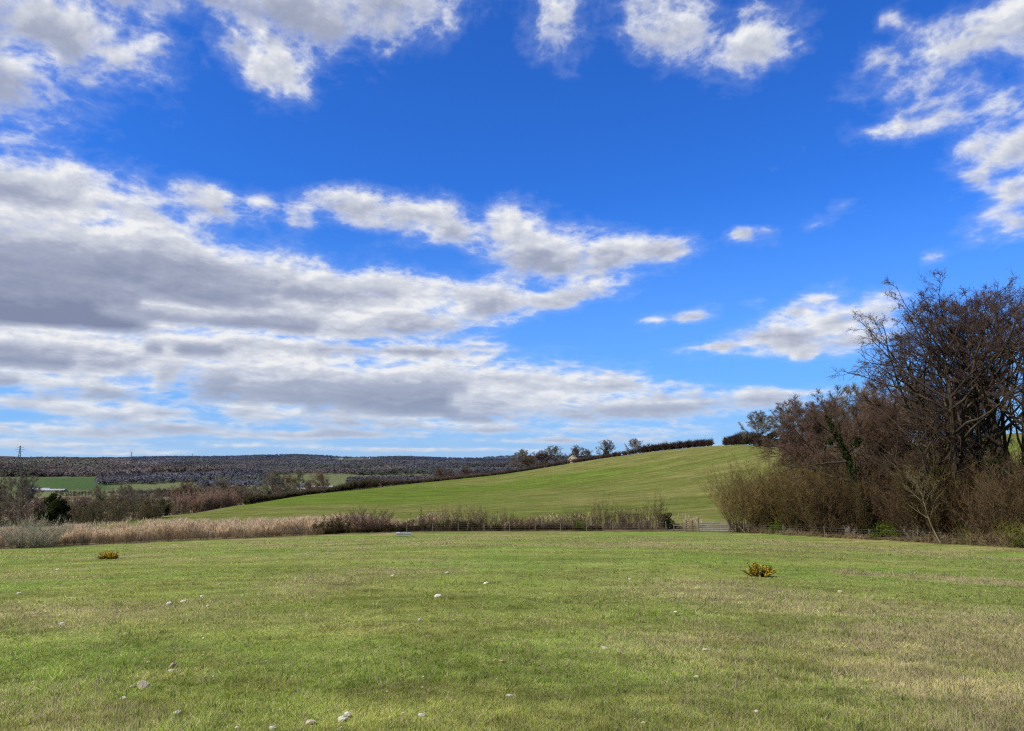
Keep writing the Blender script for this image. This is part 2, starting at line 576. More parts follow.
def copy_tree(root, loc, rz=0.0, s=1.0):
    c = root.copy()
    C.objects.link(c)
    c.location = loc
    c.rotation_euler = (0, 0, rz)
    c.scale = (s, s, s) if not isinstance(s, tuple) else s
    for ch in root.children:
        k = ch.copy()
        C.objects.link(k)
        k.parent = c
        for g in ch.children:
            q = g.copy()
            C.objects.link(q)
            q.parent = k
    return c


# ------------------------------------------------------------------ materials
def material(name):
    m = bpy.data.materials.new(name)
    m.use_nodes = True
    m.node_tree.nodes.clear()
    return m, NT(m.node_tree)


def plant_mat(name, tint=(1, 1, 1), trans=0.25, rough=0.8, scale=3.0, amp=0.5, up=0.0, vary=0.0):
    """colour from the vertex attribute, broken up by noise; thin parts let light through"""
    m, n = material(name)
    at = n.node('ShaderNodeVertexColor', layer_name='Col')
    geo = n.node('ShaderNodeNewGeometry')
    ns = n.noise(geo.outputs['Position'], scale, 3, 0.6)
    v = n.lin(ns, 0.25, 0.75, 1 - amp, 1 + amp)
    c = n.mix(1.0, at.outputs[0], tint, 'MULTIPLY')
    c = n.mix(1.0, c, n.comb(v, v, v), 'MULTIPLY')
    if vary:        # no two plants quite the same colour
        oi = n.node('ShaderNodeObjectInfo')
        rr = n.lin(oi.outputs['Random'], 0.0, 1.0, 1 - vary, 1 + vary)
        r2 = n.math('FRACT', n.math('MULTIPLY', oi.outputs['Random'], 7.31))
        c = n.mix(1.0, c, n.comb(rr, n.math('MULTIPLY', rr, n.lin(r2, 0, 1, .95, 1.05)), n.math('MULTIPLY', rr, n.lin(r2, 0, 1, 1.12, .86))), 'MULTIPLY')
    d = n.node('ShaderNodeBsdfDiffuse')
    n.l.new(c, d.inputs[0])
    out = n.node('ShaderNodeOutputMaterial')
    if up > 0:      # blades too thin to shade one by one scatter light like the turf they form
        nn = n.vmath('NORMALIZE', n.vmath('ADD', n.vmath('SCALE', geo.outputs['Normal'], scale=1 - up), (0, 0, up)))
        n.l.new(nn, d.inputs['Normal'])
    if trans > 0:
        t = n.node('ShaderNodeBsdfTranslucent')
        n.l.new(c, t.inputs[0])
        mx = n.node('ShaderNodeMixShader')
        mx.inputs[0].default_value = trans
        n.l.new(d.outputs[0], mx.inputs[1])
        n.l.new(t.outputs[0], mx.inputs[2])
        n.l.new(mx.outputs[0], out.inputs[0])
    else:
        n.l.new(d.outputs[0], out.inputs[0])
    return m


def flat_mat(name, c1, c2, scale=4.0, rough=0.8, metal=0.0, bump=0.0, detail=5):
    m, n = material(name)
    tc = n.node('ShaderNodeTexCoord')
    ns = n.noise(tc.outputs['Object'], scale, detail, 0.6)
    c = n.ramp(ns, [(0.3, c1), (0.7, c2)])
    b = n.node('ShaderNodeBsdfPrincipled')
    n.l.new(c, b.inputs['Base Color'])
    b.inputs['Roughness'].default_value = rough
    b.inputs['Metallic'].default_value = metal
    if bump:
        bp = n.node('ShaderNodeBump')
        bp.inputs['Strength'].default_value = bump
        bp.inputs['Distance'].default_value = 0.02
        n.l.new(n.noise(tc.outputs['Object'], scale * 3, 6, 0.6), bp.inputs['Height'])
        n.l.new(bp.outputs[0], b.inputs['Normal'])
    out = n.node('ShaderNodeOutputMaterial')
    n.l.new(b.outputs[0], out.inputs[0])
    return m


def ground_mat():
    m, n = material('turf_and_fields')
    at = n.node('ShaderNodeVertexColor', layer_name='Col')
    geo = n.node('ShaderNodeNewGeometry')
    p = geo.outputs['Position']
    # fine mottling at several sizes, straw flecks
    a = n.noise(p, 9.0, 5, 0.65)
    b = n.noise(p, 0.9, 4, 0.6)
    c_ = n.noise(n.vmath('MULTIPLY', p, (0.10, 0.35, 0.3)), 1.0, 6, 0.68)
    v = n.math('MULTIPLY', n.lin(a, 0.3, 0.7, 0.62, 1.38), n.lin(b, 0.3, 0.7, 0.8, 1.2))
    v = n.math('MULTIPLY', v, n.lin(c_, 0.3, 0.7, 0.62, 1.36))
    col = n.mix(1.0, at.outputs[0], n.comb(v, v, v), 'MULTIPLY')
    fl = n.ss(n.noise(n.vmath('MULTIPLY', p, (1.0, 1.0, 1.0)), 3.1, 6, 0.75), 0.56, 0.72)
    col = n.mix(n.math('MULTIPLY', fl, 0.28), col, (0.26, 0.23, 0.10))
    d = n.node('ShaderNodeBsdfDiffuse')
    n.l.new(col, d.inputs[0])
    bp = n.node('ShaderNodeBump')
    bp.inputs['Strength'].default_value = 0.8
    bp.inputs['Distance'].default_value = 0.05
    n.l.new(n.noise(p, 14.0, 4, 0.65), bp.inputs['Height'])
    n.l.new(bp.outputs[0], d.inputs['Normal'])
    out = n.node('ShaderNodeOutputMaterial')
    n.l.new(d.outputs[0], out.inputs[0])
    return m


GREEN = np.array([0.23, 0.27, 0.07])
LUSH = np.array([0.185, 0.275, 0.055])
STRAW = np.array([0.34, 0.285, 0.145])
OLIVE = np.array([0.28, 0.27, 0.10])
EARTH = np.array([0.11, 0.08, 0.05])


BAND_R = math.hypot(*hit(930, 578)[:2])


def dry_band(px, r):
    return sstep(790, 850, px) * np.exp(-((r - BAND_R) / 1.5) ** 2)


def straw_amount(x, y):
    """how much dead grass stands among the green, over the near field"""
    r = np.hypot(x, y)
    px = W / 2 + x / np.maximum(y, .1) * FPX / cp
    s = 0.10 + 0.95 * np.clip(fbm(x, y, 5.0, 4, 31) - 0.50, 0, 1) * 2.2
    # right-hand part of the near field is rough and pale, also the near left corner and the band before the hedge
    s = s + 0.6 * sstep(600, 860, px) * sstep(21, 14, r) * sstep(.35, .6, fbm(x, y, 2.2, 3, 77)) + .12 * sstep(500, 700, px)
    s = s + 0.38 * sstep(330, 60, px) * sstep(14, 7, r) * sstep(.4, .6, fbm(x, y, 1.6, 3, 78))
    s = s + 0.30 * sstep(34, 60, r) * sstep(.3, .6, fbm(x, y * 2.5, 9, 3, 79))
    s = s + 1.1 * dry_band(px, r) * sstep(.2, .5, fbm(x, y, 1.4, 3, 80))
    s = s - 0.35 * np.exp(-((r - 17) / 6) ** 2) * sstep(620, 480, px) * sstep(120, 240, px)
    s = s - 0.25 * np.exp(-((r - 30) / 6) ** 2) * sstep(560, 700, px)
    return np.clip(s, 0, 1)


def ground_colour(x, y):
    r = np.hypot(x, y)
    th = np.arctan2(x, y)
    px = W / 2 + np.tan(np.clip(th, -1.4, 1.4)) * FPX / cp
    er = np.interp(th, TG, _smooth[:, 0])
    fr = np.interp(th, TG, _smooth[:, 2])
    cr = np.interp(th, TG, _smooth[:, 6])
    s = straw_amount(x, y)
    big = fbm(x, y, 7, 4, 41)
    col = lerp(GREEN, LUSH, sstep(.45, .65, big))
    col = lerp(col, OLIVE, sstep(.3, .8, s))
    col = lerp(col, STRAW * .8, s * .45)
    col = lerp(col, EARTH, sstep(.63, .72, fbm(x, y, 1.1, 3, 43)) * .4 * (r < 30))
    # boundary strip: rank brown grass and litter
    strip = sstep(er + .6, er + 2.0, r) * sstep(fr + 8, fr - 2, r)
    sc = lerp([0.10, 0.085, 0.045], [0.20, 0.165, 0.09], fbm(x, y, 2, 3, 44))
    col = lerp(col, sc, strip)
    # far slope
    hill = sstep(fr - 3, fr + 6, r) * sstep(cr + 10, cr + 5, r)
    band = fbm(x * .35, y, 22, 4, 45)
    fine = fbm(x, y * 1.5, 5, 4, 46)
    hc = lerp([0.155, 0.18, 0.046], [0.215, 0.212, 0.072], sstep(.35, .65, band * .6 + fine * .4))
    hc = lerp(hc, np.array([0.12, 0.19, 0.027]), sstep(.52, .68, fbm(x * .6, y, 40, 3, 47)) * .7)
    hc = hc * .92 * (1 + .045 * np.sin((y + .3 * x) / 2.6 + 3 * band))[..., None]
    col = lerp(col, hc, hill)
    # the valley beyond
    val = sstep(cr + 4, cr + 10, r)
    vc = lerp([0.12, 0.095, 0.06], [0.125, 0.155, 0.05], sstep(.42, .58, fbm(x, y, 90, 3, 48)))
    vc = lerp(vc, np.array([0.27, 0.225, 0.145]), sstep(.49, .56, fbm(x, y * .6, 60, 3, 49)) * .7)
    vc = lerp(vc, np.array([0.15, 0.17, 0.085]), sstep(850, 1000, r))
    # flat green field on the far left, tan field line beside it
    gf = sstep(1160, 1190, r) * sstep(1600, 1570, r) * sstep(128, 100, px) * 1.0
    vc = lerp(vc, np.array([0.075, 0.125, 0.05]), gf * sstep(-20, 60, px))
    gf2 = sstep(900, 960, r) * sstep(1165, 1120, r) * (px < 260)
    vc = lerp(vc, np.array([0.17, 0.19, 0.085]), gf2 * .8)
    # ground under the ridge woods, aerial haze painted into its colour
    wd = sstep(1560, 1700, r)
    vc = lerp(vc, np.array([0.115, 0.108, 0.122]), wd)
    fld = sstep(.60, .64, fbm(x, y, 420, 2, 51)) * sstep(1900, 2300, r)
    vc = lerp(vc, np.array([0.125, 0.14, 0.12]), fld)
    top = sstep(3900, 4300, r) * (sstep(255, 262, px) * sstep(296, 286, px) + sstep(430, 450, px) * sstep(580, 560, px))
    vc = lerp(vc, np.array([0.42, 0.38, 0.36]), top * .9)
    return lerp(col, vc, val)


def build_ground():
    thf = np.arange(-TH_MAX, TH_MAX + 1e-6, R(0.13))
    thb = np.linspace(TH_MAX, 2 * PI - TH_MAX, 60)[1:-1]
    th = np.concatenate([thf, thb])
    rr = np.concatenate([[0.05, 0.3], np.geomspace(0.7, 9500, 760)])
    T, RR = np.meshgrid(th, rr, indexing='ij')
    X, Y = RR * np.sin(T), RR * np.cos(T)
    Z = ground(X, Y)
    col = ground_colour(X.ravel(), Y.ravel())
    n1, n2 = T.shape
    idx = np.arange(n1 * n2).reshape(n1, n2)
    nx = np.roll(idx, -1, axis=0)
    F = np.stack([idx[:, :-1], idx[:, 1:], nx[:, 1:], nx[:, :-1]], -1).reshape(-1, 4)
    V = np.stack([X.ravel(), Y.ravel(), Z.ravel()], 1)
    V = np.vstack([V, [[0, 0, 0]]])
    c = len(V) - 1
    T3 = np.stack([idx[:, 0], nx[:, 0], np.full(n1, c)], 1)
    col = np.vstack([col, col[:1]])
    o = mesh_np('ground', V, [F, T3], ground_mat(), col=col, smooth=True)
    tag(o, kind='structure')


build_ground()

# ------------------------------------------------------------------ grass of the near field
rng = np.random.default_rng(7)


def blades(name, n, mat, label, cat, rmin, rmax, hfun, cfun, wfun, keep=None, lean=0.6, mixlog=0.25, clump=1):
    nb = n
    n = n // clump
    th = rng.uniform(R(-41), R(41), n)
    u = rng.random(n)
    r1 = 1 / (1 / rmin + u * (1 / rmax - 1 / rmin))
    r2 = rmin * (rmax / rmin) ** u
    r = np.where(rng.random(n) < mixlog, r2, r1)
    x, y = r * np.sin(th), r * np.cos(th)
    if clump > 1:       # tufts: several blades from one spot
        if keep is not None:
            k0 = keep(x, y, r)
            x, y = x[k0], y[k0]
        hs = np.repeat(rng.uniform(.5, 1.5, len(x)), clump)
        x, y = np.repeat(x, clump), np.repeat(y, clump)
        sg = .012 + .0016 * np.hypot(x, y)
        x, y = x + rng.normal(0, 1, len(x)) * sg, y + rng.normal(0, 1, len(x)) * sg
        r = np.hypot(x, y)
        th = np.arctan2(x, y)
        keep = None
    else:
        hs = np.ones(len(x))
    ok = r < np.interp(th, TG, _smooth[:, 0]) + 0.5
    if keep is not None:
        ok &= keep(x, y, r)
    x, y, r, hs = x[ok], y[ok], r[ok], hs[ok]
    n = len(x)
    z = ground(x, y)
    h, w = hfun(x, y, r) * hs, wfun(r)
    a = rng.uniform(0, 2 * PI, n)
    la = rng.uniform(0, 2 * PI, n)
    ln = np.abs(rng.normal(0, lean, n)) * h
    bx, by = np.cos(a) * w / 2, np.sin(a) * w / 2
    P0 = np.stack([x - bx, y - by, z - .004], 1)
    P1 = np.stack([x + bx, y + by, z - .004], 1)
    P2 = np.stack([x + np.cos(la) * ln, y + np.sin(la) * ln, z + h], 1)
    V = np.stack([P0, P1, P2], 1).reshape(-1, 3)
    F = np.arange(3 * n).reshape(-1, 3)
    c = cfun(x, y, r, n)
    col = np.repeat(c, 3, axis=0)
    col[0::3] *= .86  # shade between blades put into the colour: feet darker, tips lighter
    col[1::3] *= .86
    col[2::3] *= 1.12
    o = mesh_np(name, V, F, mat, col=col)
    tag(o, label, cat, kind='stuff')
    return o


GRASS = plant_mat('grass_blades', trans=0.5, scale=0.6, amp=0.22, up=0.85)


def near_cols(x, y, r, n):
    s = straw_amount(x, y)
    dead = rng.random(n) < (0.13 + s * 0.6)
    big = fbm(x, y, 3.0, 3, 61)
    g = lerp([0.41, 0.455, 0.112], [0.335, 0.455, 0.086], sstep(.4, .65, big))
    g = lerp(g, [0.43, 0.43, 0.11], sstep(.6, .75, fbm(x, y, 1.3, 3, 62)) * .7)
    g = lerp(g, [0.36, 0.38, 0.05], (rng.random(n) < .06) * .8)
    d = lerp([0.76, 0.66, 0.38], [0.54, 0.455, 0.235], rng.random(n))
    c = np.where(dead[:, None], d, g)
    lump = (.92 + .36 * sstep(.32, .66, fbm(x, y, .22, 3, 63))) * (.82 + .36 * sstep(.3, .7, fbm(x, y * 1.8, 1.1, 3, 64)))
    return c * (rng.uniform(.7, 1.25, n) * lump)[:, None]


def near_h(x, y, r):
    s = straw_amount(x, y)
    b = 0.012 + 0.016 * fbm(x, y, .8, 2, 66) + 0.035 * s * rng.random(len(x))
    return b * rng.uniform(.6, 1.4, len(x)) * (1 + np.clip(r - 12, 0, 50) * .012)


blades('grass', 1000000, GRASS, 'short sheep-grazed green grass covering the near field', 'grass', 4.0, 95, near_h, near_cols,
       lambda r: 0.0028 + 0.00055 * r, lean=1.3)


def dead_cols(x, y, r, n):
    c = lerp([0.78, 0.68, 0.43], [0.54, 0.45, 0.26], rng.random(n) ** .8)
    return c * rng.uniform(.75, 1.15, n)[:, None]


blades('dry_grass', 260000, GRASS, 'pale dead grass stalks standing in patches over the near field', 'dry grass', 4.2, 80,
       lambda x, y, r: rng.uniform(.03, .10, len(x)) * (.6 + .8 * (rng.random(len(x)) < .2)) * (1 + .012 * r) * (1 + 1.3 * dry_band(W / 2 + x / y * FPX / cp, r)), dead_cols, lambda r: 0.0026 + 0.00045 * r,
       keep=lambda x, y, r: rng.random(len(x)) < np.clip(straw_amount(x, y) * 1.2 - .16, 0.05, 1) * (.35 + .9 * (fbm(x, y, .35, 2, 88) > .5)), lean=.75, mixlog=.35, clump=7)
blades('grass_tufts', 260000, GRASS, 'coarser green tufts standing a little above the grazed turf of the near field', 'grass', 4.2, 80,
       lambda x, y, r: rng.uniform(.03, .075, len(x)) * (1 + .012 * r), lambda x, y, r, n: near_cols(x, y, r, n) * np.array([.96, 1.0, .9]), lambda r: 0.003 + 0.0005 * r,
       lean=.9, mixlog=.35, clump=14, keep=lambda x, y, r: rng.random(len(x)) < .15 + .85 * (fbm(x, y, .9, 3, 91) > .55))

# ------------------------------------------------------------------ bare winter trees, shrubs, hedges
BARK = plant_mat('bark', trans=0.0, scale=2.5, amp=0.35)
TWIG = plant_mat('bare_twigs', trans=0.5, scale=0.5, amp=0.28, up=0.5, vary=.18, tint=(1.32, 1.32, 1.27))
LEAF = plant_mat('evergreen_leaves', trans=0.4, scale=1.2, amp=0.3, up=0.3)


def unit(v):
    return v / np.maximum(np.linalg.norm(v, axis=-1, keepdims=True), 1e-9)


def perp(d, g):
    a = g.normal(size=d.shape)
    a = a - d * (a * d).sum(-1, keepdims=True)
    return unit(a)


def tubes(segs, sides=5):
    """segs: (n,8) p0,p1,r0,r1"""
    s = np.asarray(segs)
    p0, p1, r0, r1 = s[:, :3], s[:, 3:6], s[:, 6], s[:, 7]
    d = unit(p1 - p0)
    h = np.where(np.abs(d[:, 2:3]) > .9, [[1., 0, 0]], [[0, 0, 1.]])
    a = unit(np.cross(d, h))
    b = np.cross(d, a)
    ang = np.arange(sides) * 2 * PI / sides
    ring = a[:, None] * np.cos(ang)[None, :, None] + b[:, None] * np.sin(ang)[None, :, None]
    V0 = p0[:, None] - d[:, None] * (r0 * .3)[:, None, None] + ring * r0[:, None, None]
    V1 = p1[:, None] + ring * r1[:, None, None]
    V = np.concatenate([V0, V1], 1).reshape(-1, 3)
    base = (np.arange(len(s)) * 2 * sides)[:, None]
    i = np.arange(sides)[None]
    j = (np.arange(sides)[None] + 1) % sides
    F = np.stack([base + i, base + j, base + sides + j, base + sides + i], -1).reshape(-1, 4)
    return V, F


def spikes(p, d, ln, w, g):
    """slender triangles from p along d"""
    a = perp(d, g) * (w / 2)[:, None]
    V = np.stack([p - a, p + a, p + d * ln[:, None]], 1).reshape(-1, 3)
    return V, np.arange(len(V)).reshape(-1, 3)


def flecks(p, s, g):
    """small randomly turned triangles (buds, catkins, leaves)"""
    n = len(p)
    a = unit(g.normal(size=(n, 3)))
    b = perp(a, g)
    V = np.stack([p + a * s[:, None], p - a * s[:, None] * .5 + b * s[:, None] * .7, p - a * s[:, None] * .5 - b * s[:, None] * .7], 1)
    return V.reshape(-1, 3), np.arange(3 * n).reshape(-1, 3)


def join(parts):
    V, F, Cc, k = [], {}, [], 0
    for v, f, c in parts:
        if len(v) == 0:
            continue
        V.append(v)
        Cc.append(np.broadcast_to(np.asarray(c), v.shape) if np.ndim(c) == 1 else c)
        F.setdefault(f.shape[1], []).append(f + k)
        k += len(v)
    return np.vstack(V), [np.vstack(f) for f in F.values()], np.vstack(Cc)


def grow(g, p, d, L, r, lev, P, out, tips):
    n = P['n'][lev]
    pts, dirs, rad = [p], [d], [r]
    step = L / n
    for i in range(n):
        d = unit(d + g.normal(size=3) * P['wander'][lev] + np.array([0, 0, P['up'][lev]]) * (i / n if lev == 0 else 1))
        q = pts[-1] + d * step
        pts.append(q)
        dirs.append(d)
        rad.append(r * (1 - (1 - P['taper'][lev]) * (i + 1) / n))
        out[min(lev, 2)].append((*pts[-2], *q, rad[-2], rad[-1]))
    if lev == len(P['n']) - 1:
        for i in range(n):
            tips.append((*pts[i], *pts[i + 1]))
        return
    k = P['kids'][lev]
    for j in range(k):
        t = P['start'][lev] + (1 - P['start'][lev]) * ((j + g.random()) / k) ** P.get('pack', 0.9)
        fi = min(t * n, n - 1e-3)
        i = int(fi)
        q = pts[i] + (pts[i + 1] - pts[i]) * (fi - i)
        pd = dirs[i + 1]
        ang = R(P['ang'][lev] + g.normal() * 9 + (P.get('angt', 0) * (t - .5) if lev == 0 else 0))
        side = perp(pd[None], g)[0]
        if lev == 0:
            az = j * 2.4 + g.normal() * .4
            side = np.array([math.cos(az), math.sin(az), 0.0])
            side = unit(side - pd * side.dot(pd))
        elif P.get('flat'):
            side = unit(side * np.array([1, 1, .45]))
        nd = unit(pd * math.cos(ang) + side * math.sin(ang))
        prof = P['prof'](t) if lev == 0 else (1.1 - .6 * t)
        nl = L * P['len'][lev] * prof * g.uniform(.75, 1.2)
        nr = min(rad[i] * .8, r * P['rad'][lev] * (1.05 - .55 * t))
        grow(g, q, nd, nl, max(nr, P['rmin']), lev + 1, P, out, tips)


def bare_tree(seed, h, P, bark=(.10, .085, .065), twig=(.12, .085, .07), stems=1, spread=.0, twn=3, twl=.5, tww=.02, buds=0.0, budc=(.07, .045, .04),
              ivy=0.0, ivytop=.55, name='bare_tree', fork=.0):
    """prototype kept at the origin; returns the Empty with its trunk and crown"""
    g = np.random.default_rng(seed)
    root = empty(name)
    out, tips = [[], [], []], []
    for s in range(stems):
        a = g.uniform(0, 2 * PI) if stems > 1 else 0
        d = unit(np.array([math.cos(a) * spread * g.uniform(.5, 1.2) + P.get('tilt', 0), math.sin(a) * spread * g.uniform(.5, 1.2), 1.0]))
        off = np.array([math.cos(a) * .25, math.sin(a) * .25, -0.3]) * (1 if stems > 1 else .0) + np.array([0, 0, -.3])
        grow(g, off, d, h * g.uniform(.85, 1.02) if s else h, h * P['girth'] * (.75 if stems > 1 else 1), 0, P, out, tips)
    parts = []
    for lv, sides in ((0, 7), (1, 5)):
        if out[lv]:
            v, f = tubes(out[lv], sides)
            c = np.array(bark) * g.uniform(.85, 1.15, len(v))[:, None]
            parts.append((v, f, c))
    tr = mesh_np('trunk', *[join(parts)[i] for i in (0, 1)], BARK, root, join(parts)[2])
    v, f = tubes(out[2], 3)
    parts = [(v, f, np.array(twig) * .85 * np.ones((len(v), 1)))]
    T = np.array(tips)
    rep = np.repeat(T, twn, axis=0)
    t = g.random(len(rep))[:, None]
    p = rep[:, :3] * (1 - t) + rep[:, 3:] * t
    d0 = unit(rep[:, 3:] - rep[:, :3])
    d = unit(d0 * .75 + perp(d0, g) * g.uniform(.5, 1.1, (len(rep), 1)) + np.array([0, 0, .22]))
    ln = twl * g.uniform(.5, 1.3, len(rep))
    v, f = spikes(p, d, ln, np.full(len(rep), tww), g)
    cc = np.repeat(lerp(np.array(twig) * .8, np.array(twig) * 1.35, g.random(len(rep))), 3, axis=0)
    parts.append((v, f, cc))
    # second order twiglets
    t2 = g.random(len(rep))[:, None]
    p2 = p + d * ln[:, None] * t2
    d2 = unit(d * .7 + perp(d, g) * .9)
    v, f = spikes(p2, d2, ln * .6, np.full(len(rep), tww * .8), g)
    parts.append((v, f, cc))
    if buds > 0:
        m = g.random(len(rep)) < .9
        q = (p + d * ln[:, None] * g.uniform(.5, 1, (len(rep), 1)))[m]
        v, f = flecks(q, np.full(len(q), buds) * g.uniform(.6, 1.4, len(q)), g)
        parts.append((v, f, np.repeat(lerp(budc, np.array(budc) * 1.7, g.random(len(q))), 3, axis=0)))
    mesh_np('crown', *[join(parts)[i] for i in (0, 1)], TWIG, root, join(parts)[2])
    if ivy > 0:
        S = np.array(out[0] + [o for o in out[1] if o[2] < h * ivytop * .8 and g.random() < .12])
        S = S[S[:, 2] < h * ivytop]
        k = int(ivy * 16000)
        i = g.integers(0, len(S), k)
        t = g.random((k, 1))
        p = S[i, :3] * (1 - t) + S[i, 3:6] * t
        q = p + unit(g.normal(size=(k, 3))) * (S[i, 6:7] + g.gamma(2.2, .13, (k, 1)) * ivy)
        v, f = flecks(q, g.uniform(.08, .17, k), g)
        mesh_np('ivy', v, f, LEAF, root, np.repeat(lerp([.025, .04, .014], [.055, .075, .025], g.random(k)), 3, axis=0))
    return root


def curve_stems(g, base, d, L, bend, nseg=4):
    """poly-line stems (n, nseg+1, 3) that leave the ground along d and bend upward"""
    n = len(base)
    pts = [base]
    dd = d
    for i in range(nseg):
        dd = unit(dd + g.normal(size=(n, 3)) * .10 + np.array([0, 0, 1.0]) * bend)
        pts.append(pts[-1] + dd * (L / nseg)[:, None])
    return np.stack(pts, 1)


def shrub_parts(g, base, d, L, r, stem_c, twig_c, twn, twl, tww, bend=.12, nseg=4, tstart=.25, leaf=None, leaf_s=.05, leaf_n=0, up=.5, fill=0, fill_s=.06, fill_t=.7):
    P = curve_stems(g, base, d, L, bend, nseg)
    n = len(base)
    segs = []
    for i in range(nseg):
        rr0, rr1 = r * (1 - i / nseg * .8), r * (1 - (i + 1) / nseg * .8)
        segs.append(np.concatenate([P[:, i], P[:, i + 1], rr0[:, None], rr1[:, None]], 1))
    v, f = tubes(np.concatenate(segs), 3)
    A = [(v, f, np.asarray(stem_c) * g.uniform(.75, 1.25, len(v))[:, None])]
    m = n * twn
    si = np.repeat(np.arange(n), twn)
    t = tstart + (1 - tstart) * g.random(m) ** .8
    fi = np.minimum(t * nseg, nseg - 1e-3)
    k = fi.astype(int)
    p = P[si, k] + (P[si, k + 1] - P[si, k]) * (fi - k)[:, None]
    d0 = unit(P[si, k + 1] - P[si, k])
    dt = unit(d0 * up * 1.4 + perp(d0, g) * g.uniform(.4, 1.1, (m, 1)) + np.array([0, 0, .25]))
    ln = twl * g.uniform(.5, 1.3, m) * (1.15 - .5 * t)
    v, f = spikes(p, dt, ln, np.full(m, tww), g)
    sv = np.repeat(.68 + .7 * sstep(.3, .7, fbm(base[:, 0], base[:, 1] + base[:, 0] * .3, 2.2, 3, 70)), twn)[:, None]
    tint = np.repeat(lerp([1, 1, 1], [1.12, 1.0, .80], fbm(base[:, 0], base[:, 1], 3.5, 2, 72)), twn, axis=0) * sv
    B = [(v, f, np.repeat(lerp(np.asarray(twig_c) * .75, np.asarray(twig_c) * 1.25, g.random(m)) * tint, 3, axis=0))]
    p2 = p + dt * (ln * g.random(m))[:, None]
    d2 = unit(dt * .8 + perp(dt, g) * .8)
    v, f = spikes(p2, d2, ln * .6, np.full(m, tww * .8), g)
    B.append((v, f, np.repeat(lerp(np.asarray(twig_c) * .75, np.asarray(twig_c) * 1.3, g.random(m)) * tint, 3, axis=0)))
    if fill:
        kk = int(n * fill)
        i = g.integers(0, m, kk)
        i = i[(t[i] < fill_t * g.uniform(.5, 1.4, kk))]
        q = p[i] + dt[i] * (ln[i] * g.random(len(i)))[:, None]
        dq = unit(dt[i] * .6 + g.normal(size=(len(i), 3)) * .5 + np.array([0, 0, .25]))
        v, f = spikes(q, dq, fill_s * 6 * g.uniform(.5, 1.4, len(i)), np.full(len(i), fill_s * .75), g)
        B.append((v, f, np.repeat(lerp(np.asarray(twig_c) * .45, np.asarray(twig_c) * 1.0, g.random(len(i))), 3, axis=0)))
    Lf = []
    if leaf is not None:
        kk = leaf_n
        i = g.integers(0, m, kk)
        q = p[i] + dt[i] * (ln[i] * g.random(kk))[:, None] + g.normal(size=(kk, 3)) * leaf_s
        v, f = flecks(q, leaf_s * g.uniform(.6, 1.4, kk), g)
        Lf.append((v, f, np.repeat(lerp(leaf[0], leaf[1], g.random(kk)), 3, axis=0)))
    return A, B, Lf


def shrub(seed, w, h, stems, stem_c, twig_c, twn=14, twl=.6, tww=.02, rstem=.03, fan=.9, name='bare_shrub', leaf=None, leaf_n=0, leaf_s=.06,
          depth=None, bend=.12, basew=.35, low=False, fill=0, fill_s=.06):
    g = np.random.default_rng(seed)
    depth = depth or w
    root = empty(name)
    a, rr = g.uniform(0, 2 * PI, stems), np.sqrt(g.random(stems))
    cx, cy = np.cos(a) * rr, np.sin(a) * rr
    base = np.stack([cx * w / 2 * basew, cy * depth / 2 * basew, np.full(stems, -.15)], 1)
    out = fan * w / h / 1.25
    d = unit(np.stack([cx * out, cy * out * depth / w, np.ones(stems)], 1) + g.normal(size=(stems, 3)) * .12)
    L = h * np.sqrt(1 + (rr * out) ** 2 * .5) * g.uniform(.6, 1.0, stems) * (1 - .28 * rr ** 2)
    A, B, Lf = shrub_parts(g, base, d, L, np.full(stems, rstem), stem_c, twig_c, twn, twl, tww, bend=bend, leaf=leaf, leaf_n=leaf_n, leaf_s=leaf_s, tstart=.06 if low else .22, fill=fill, fill_s=fill_s)
    ja = join(A)
    mesh_np('stems', ja[0], ja[1], BARK, root, ja[2])
    jb = join(B)
    mesh_np('twigs', jb[0], jb[1], TWIG, root, jb[2])
    if Lf:
        jl = join(Lf)
        mesh_np('foliage', jl[0], jl[1], LEAF, root, jl[2])
    return root


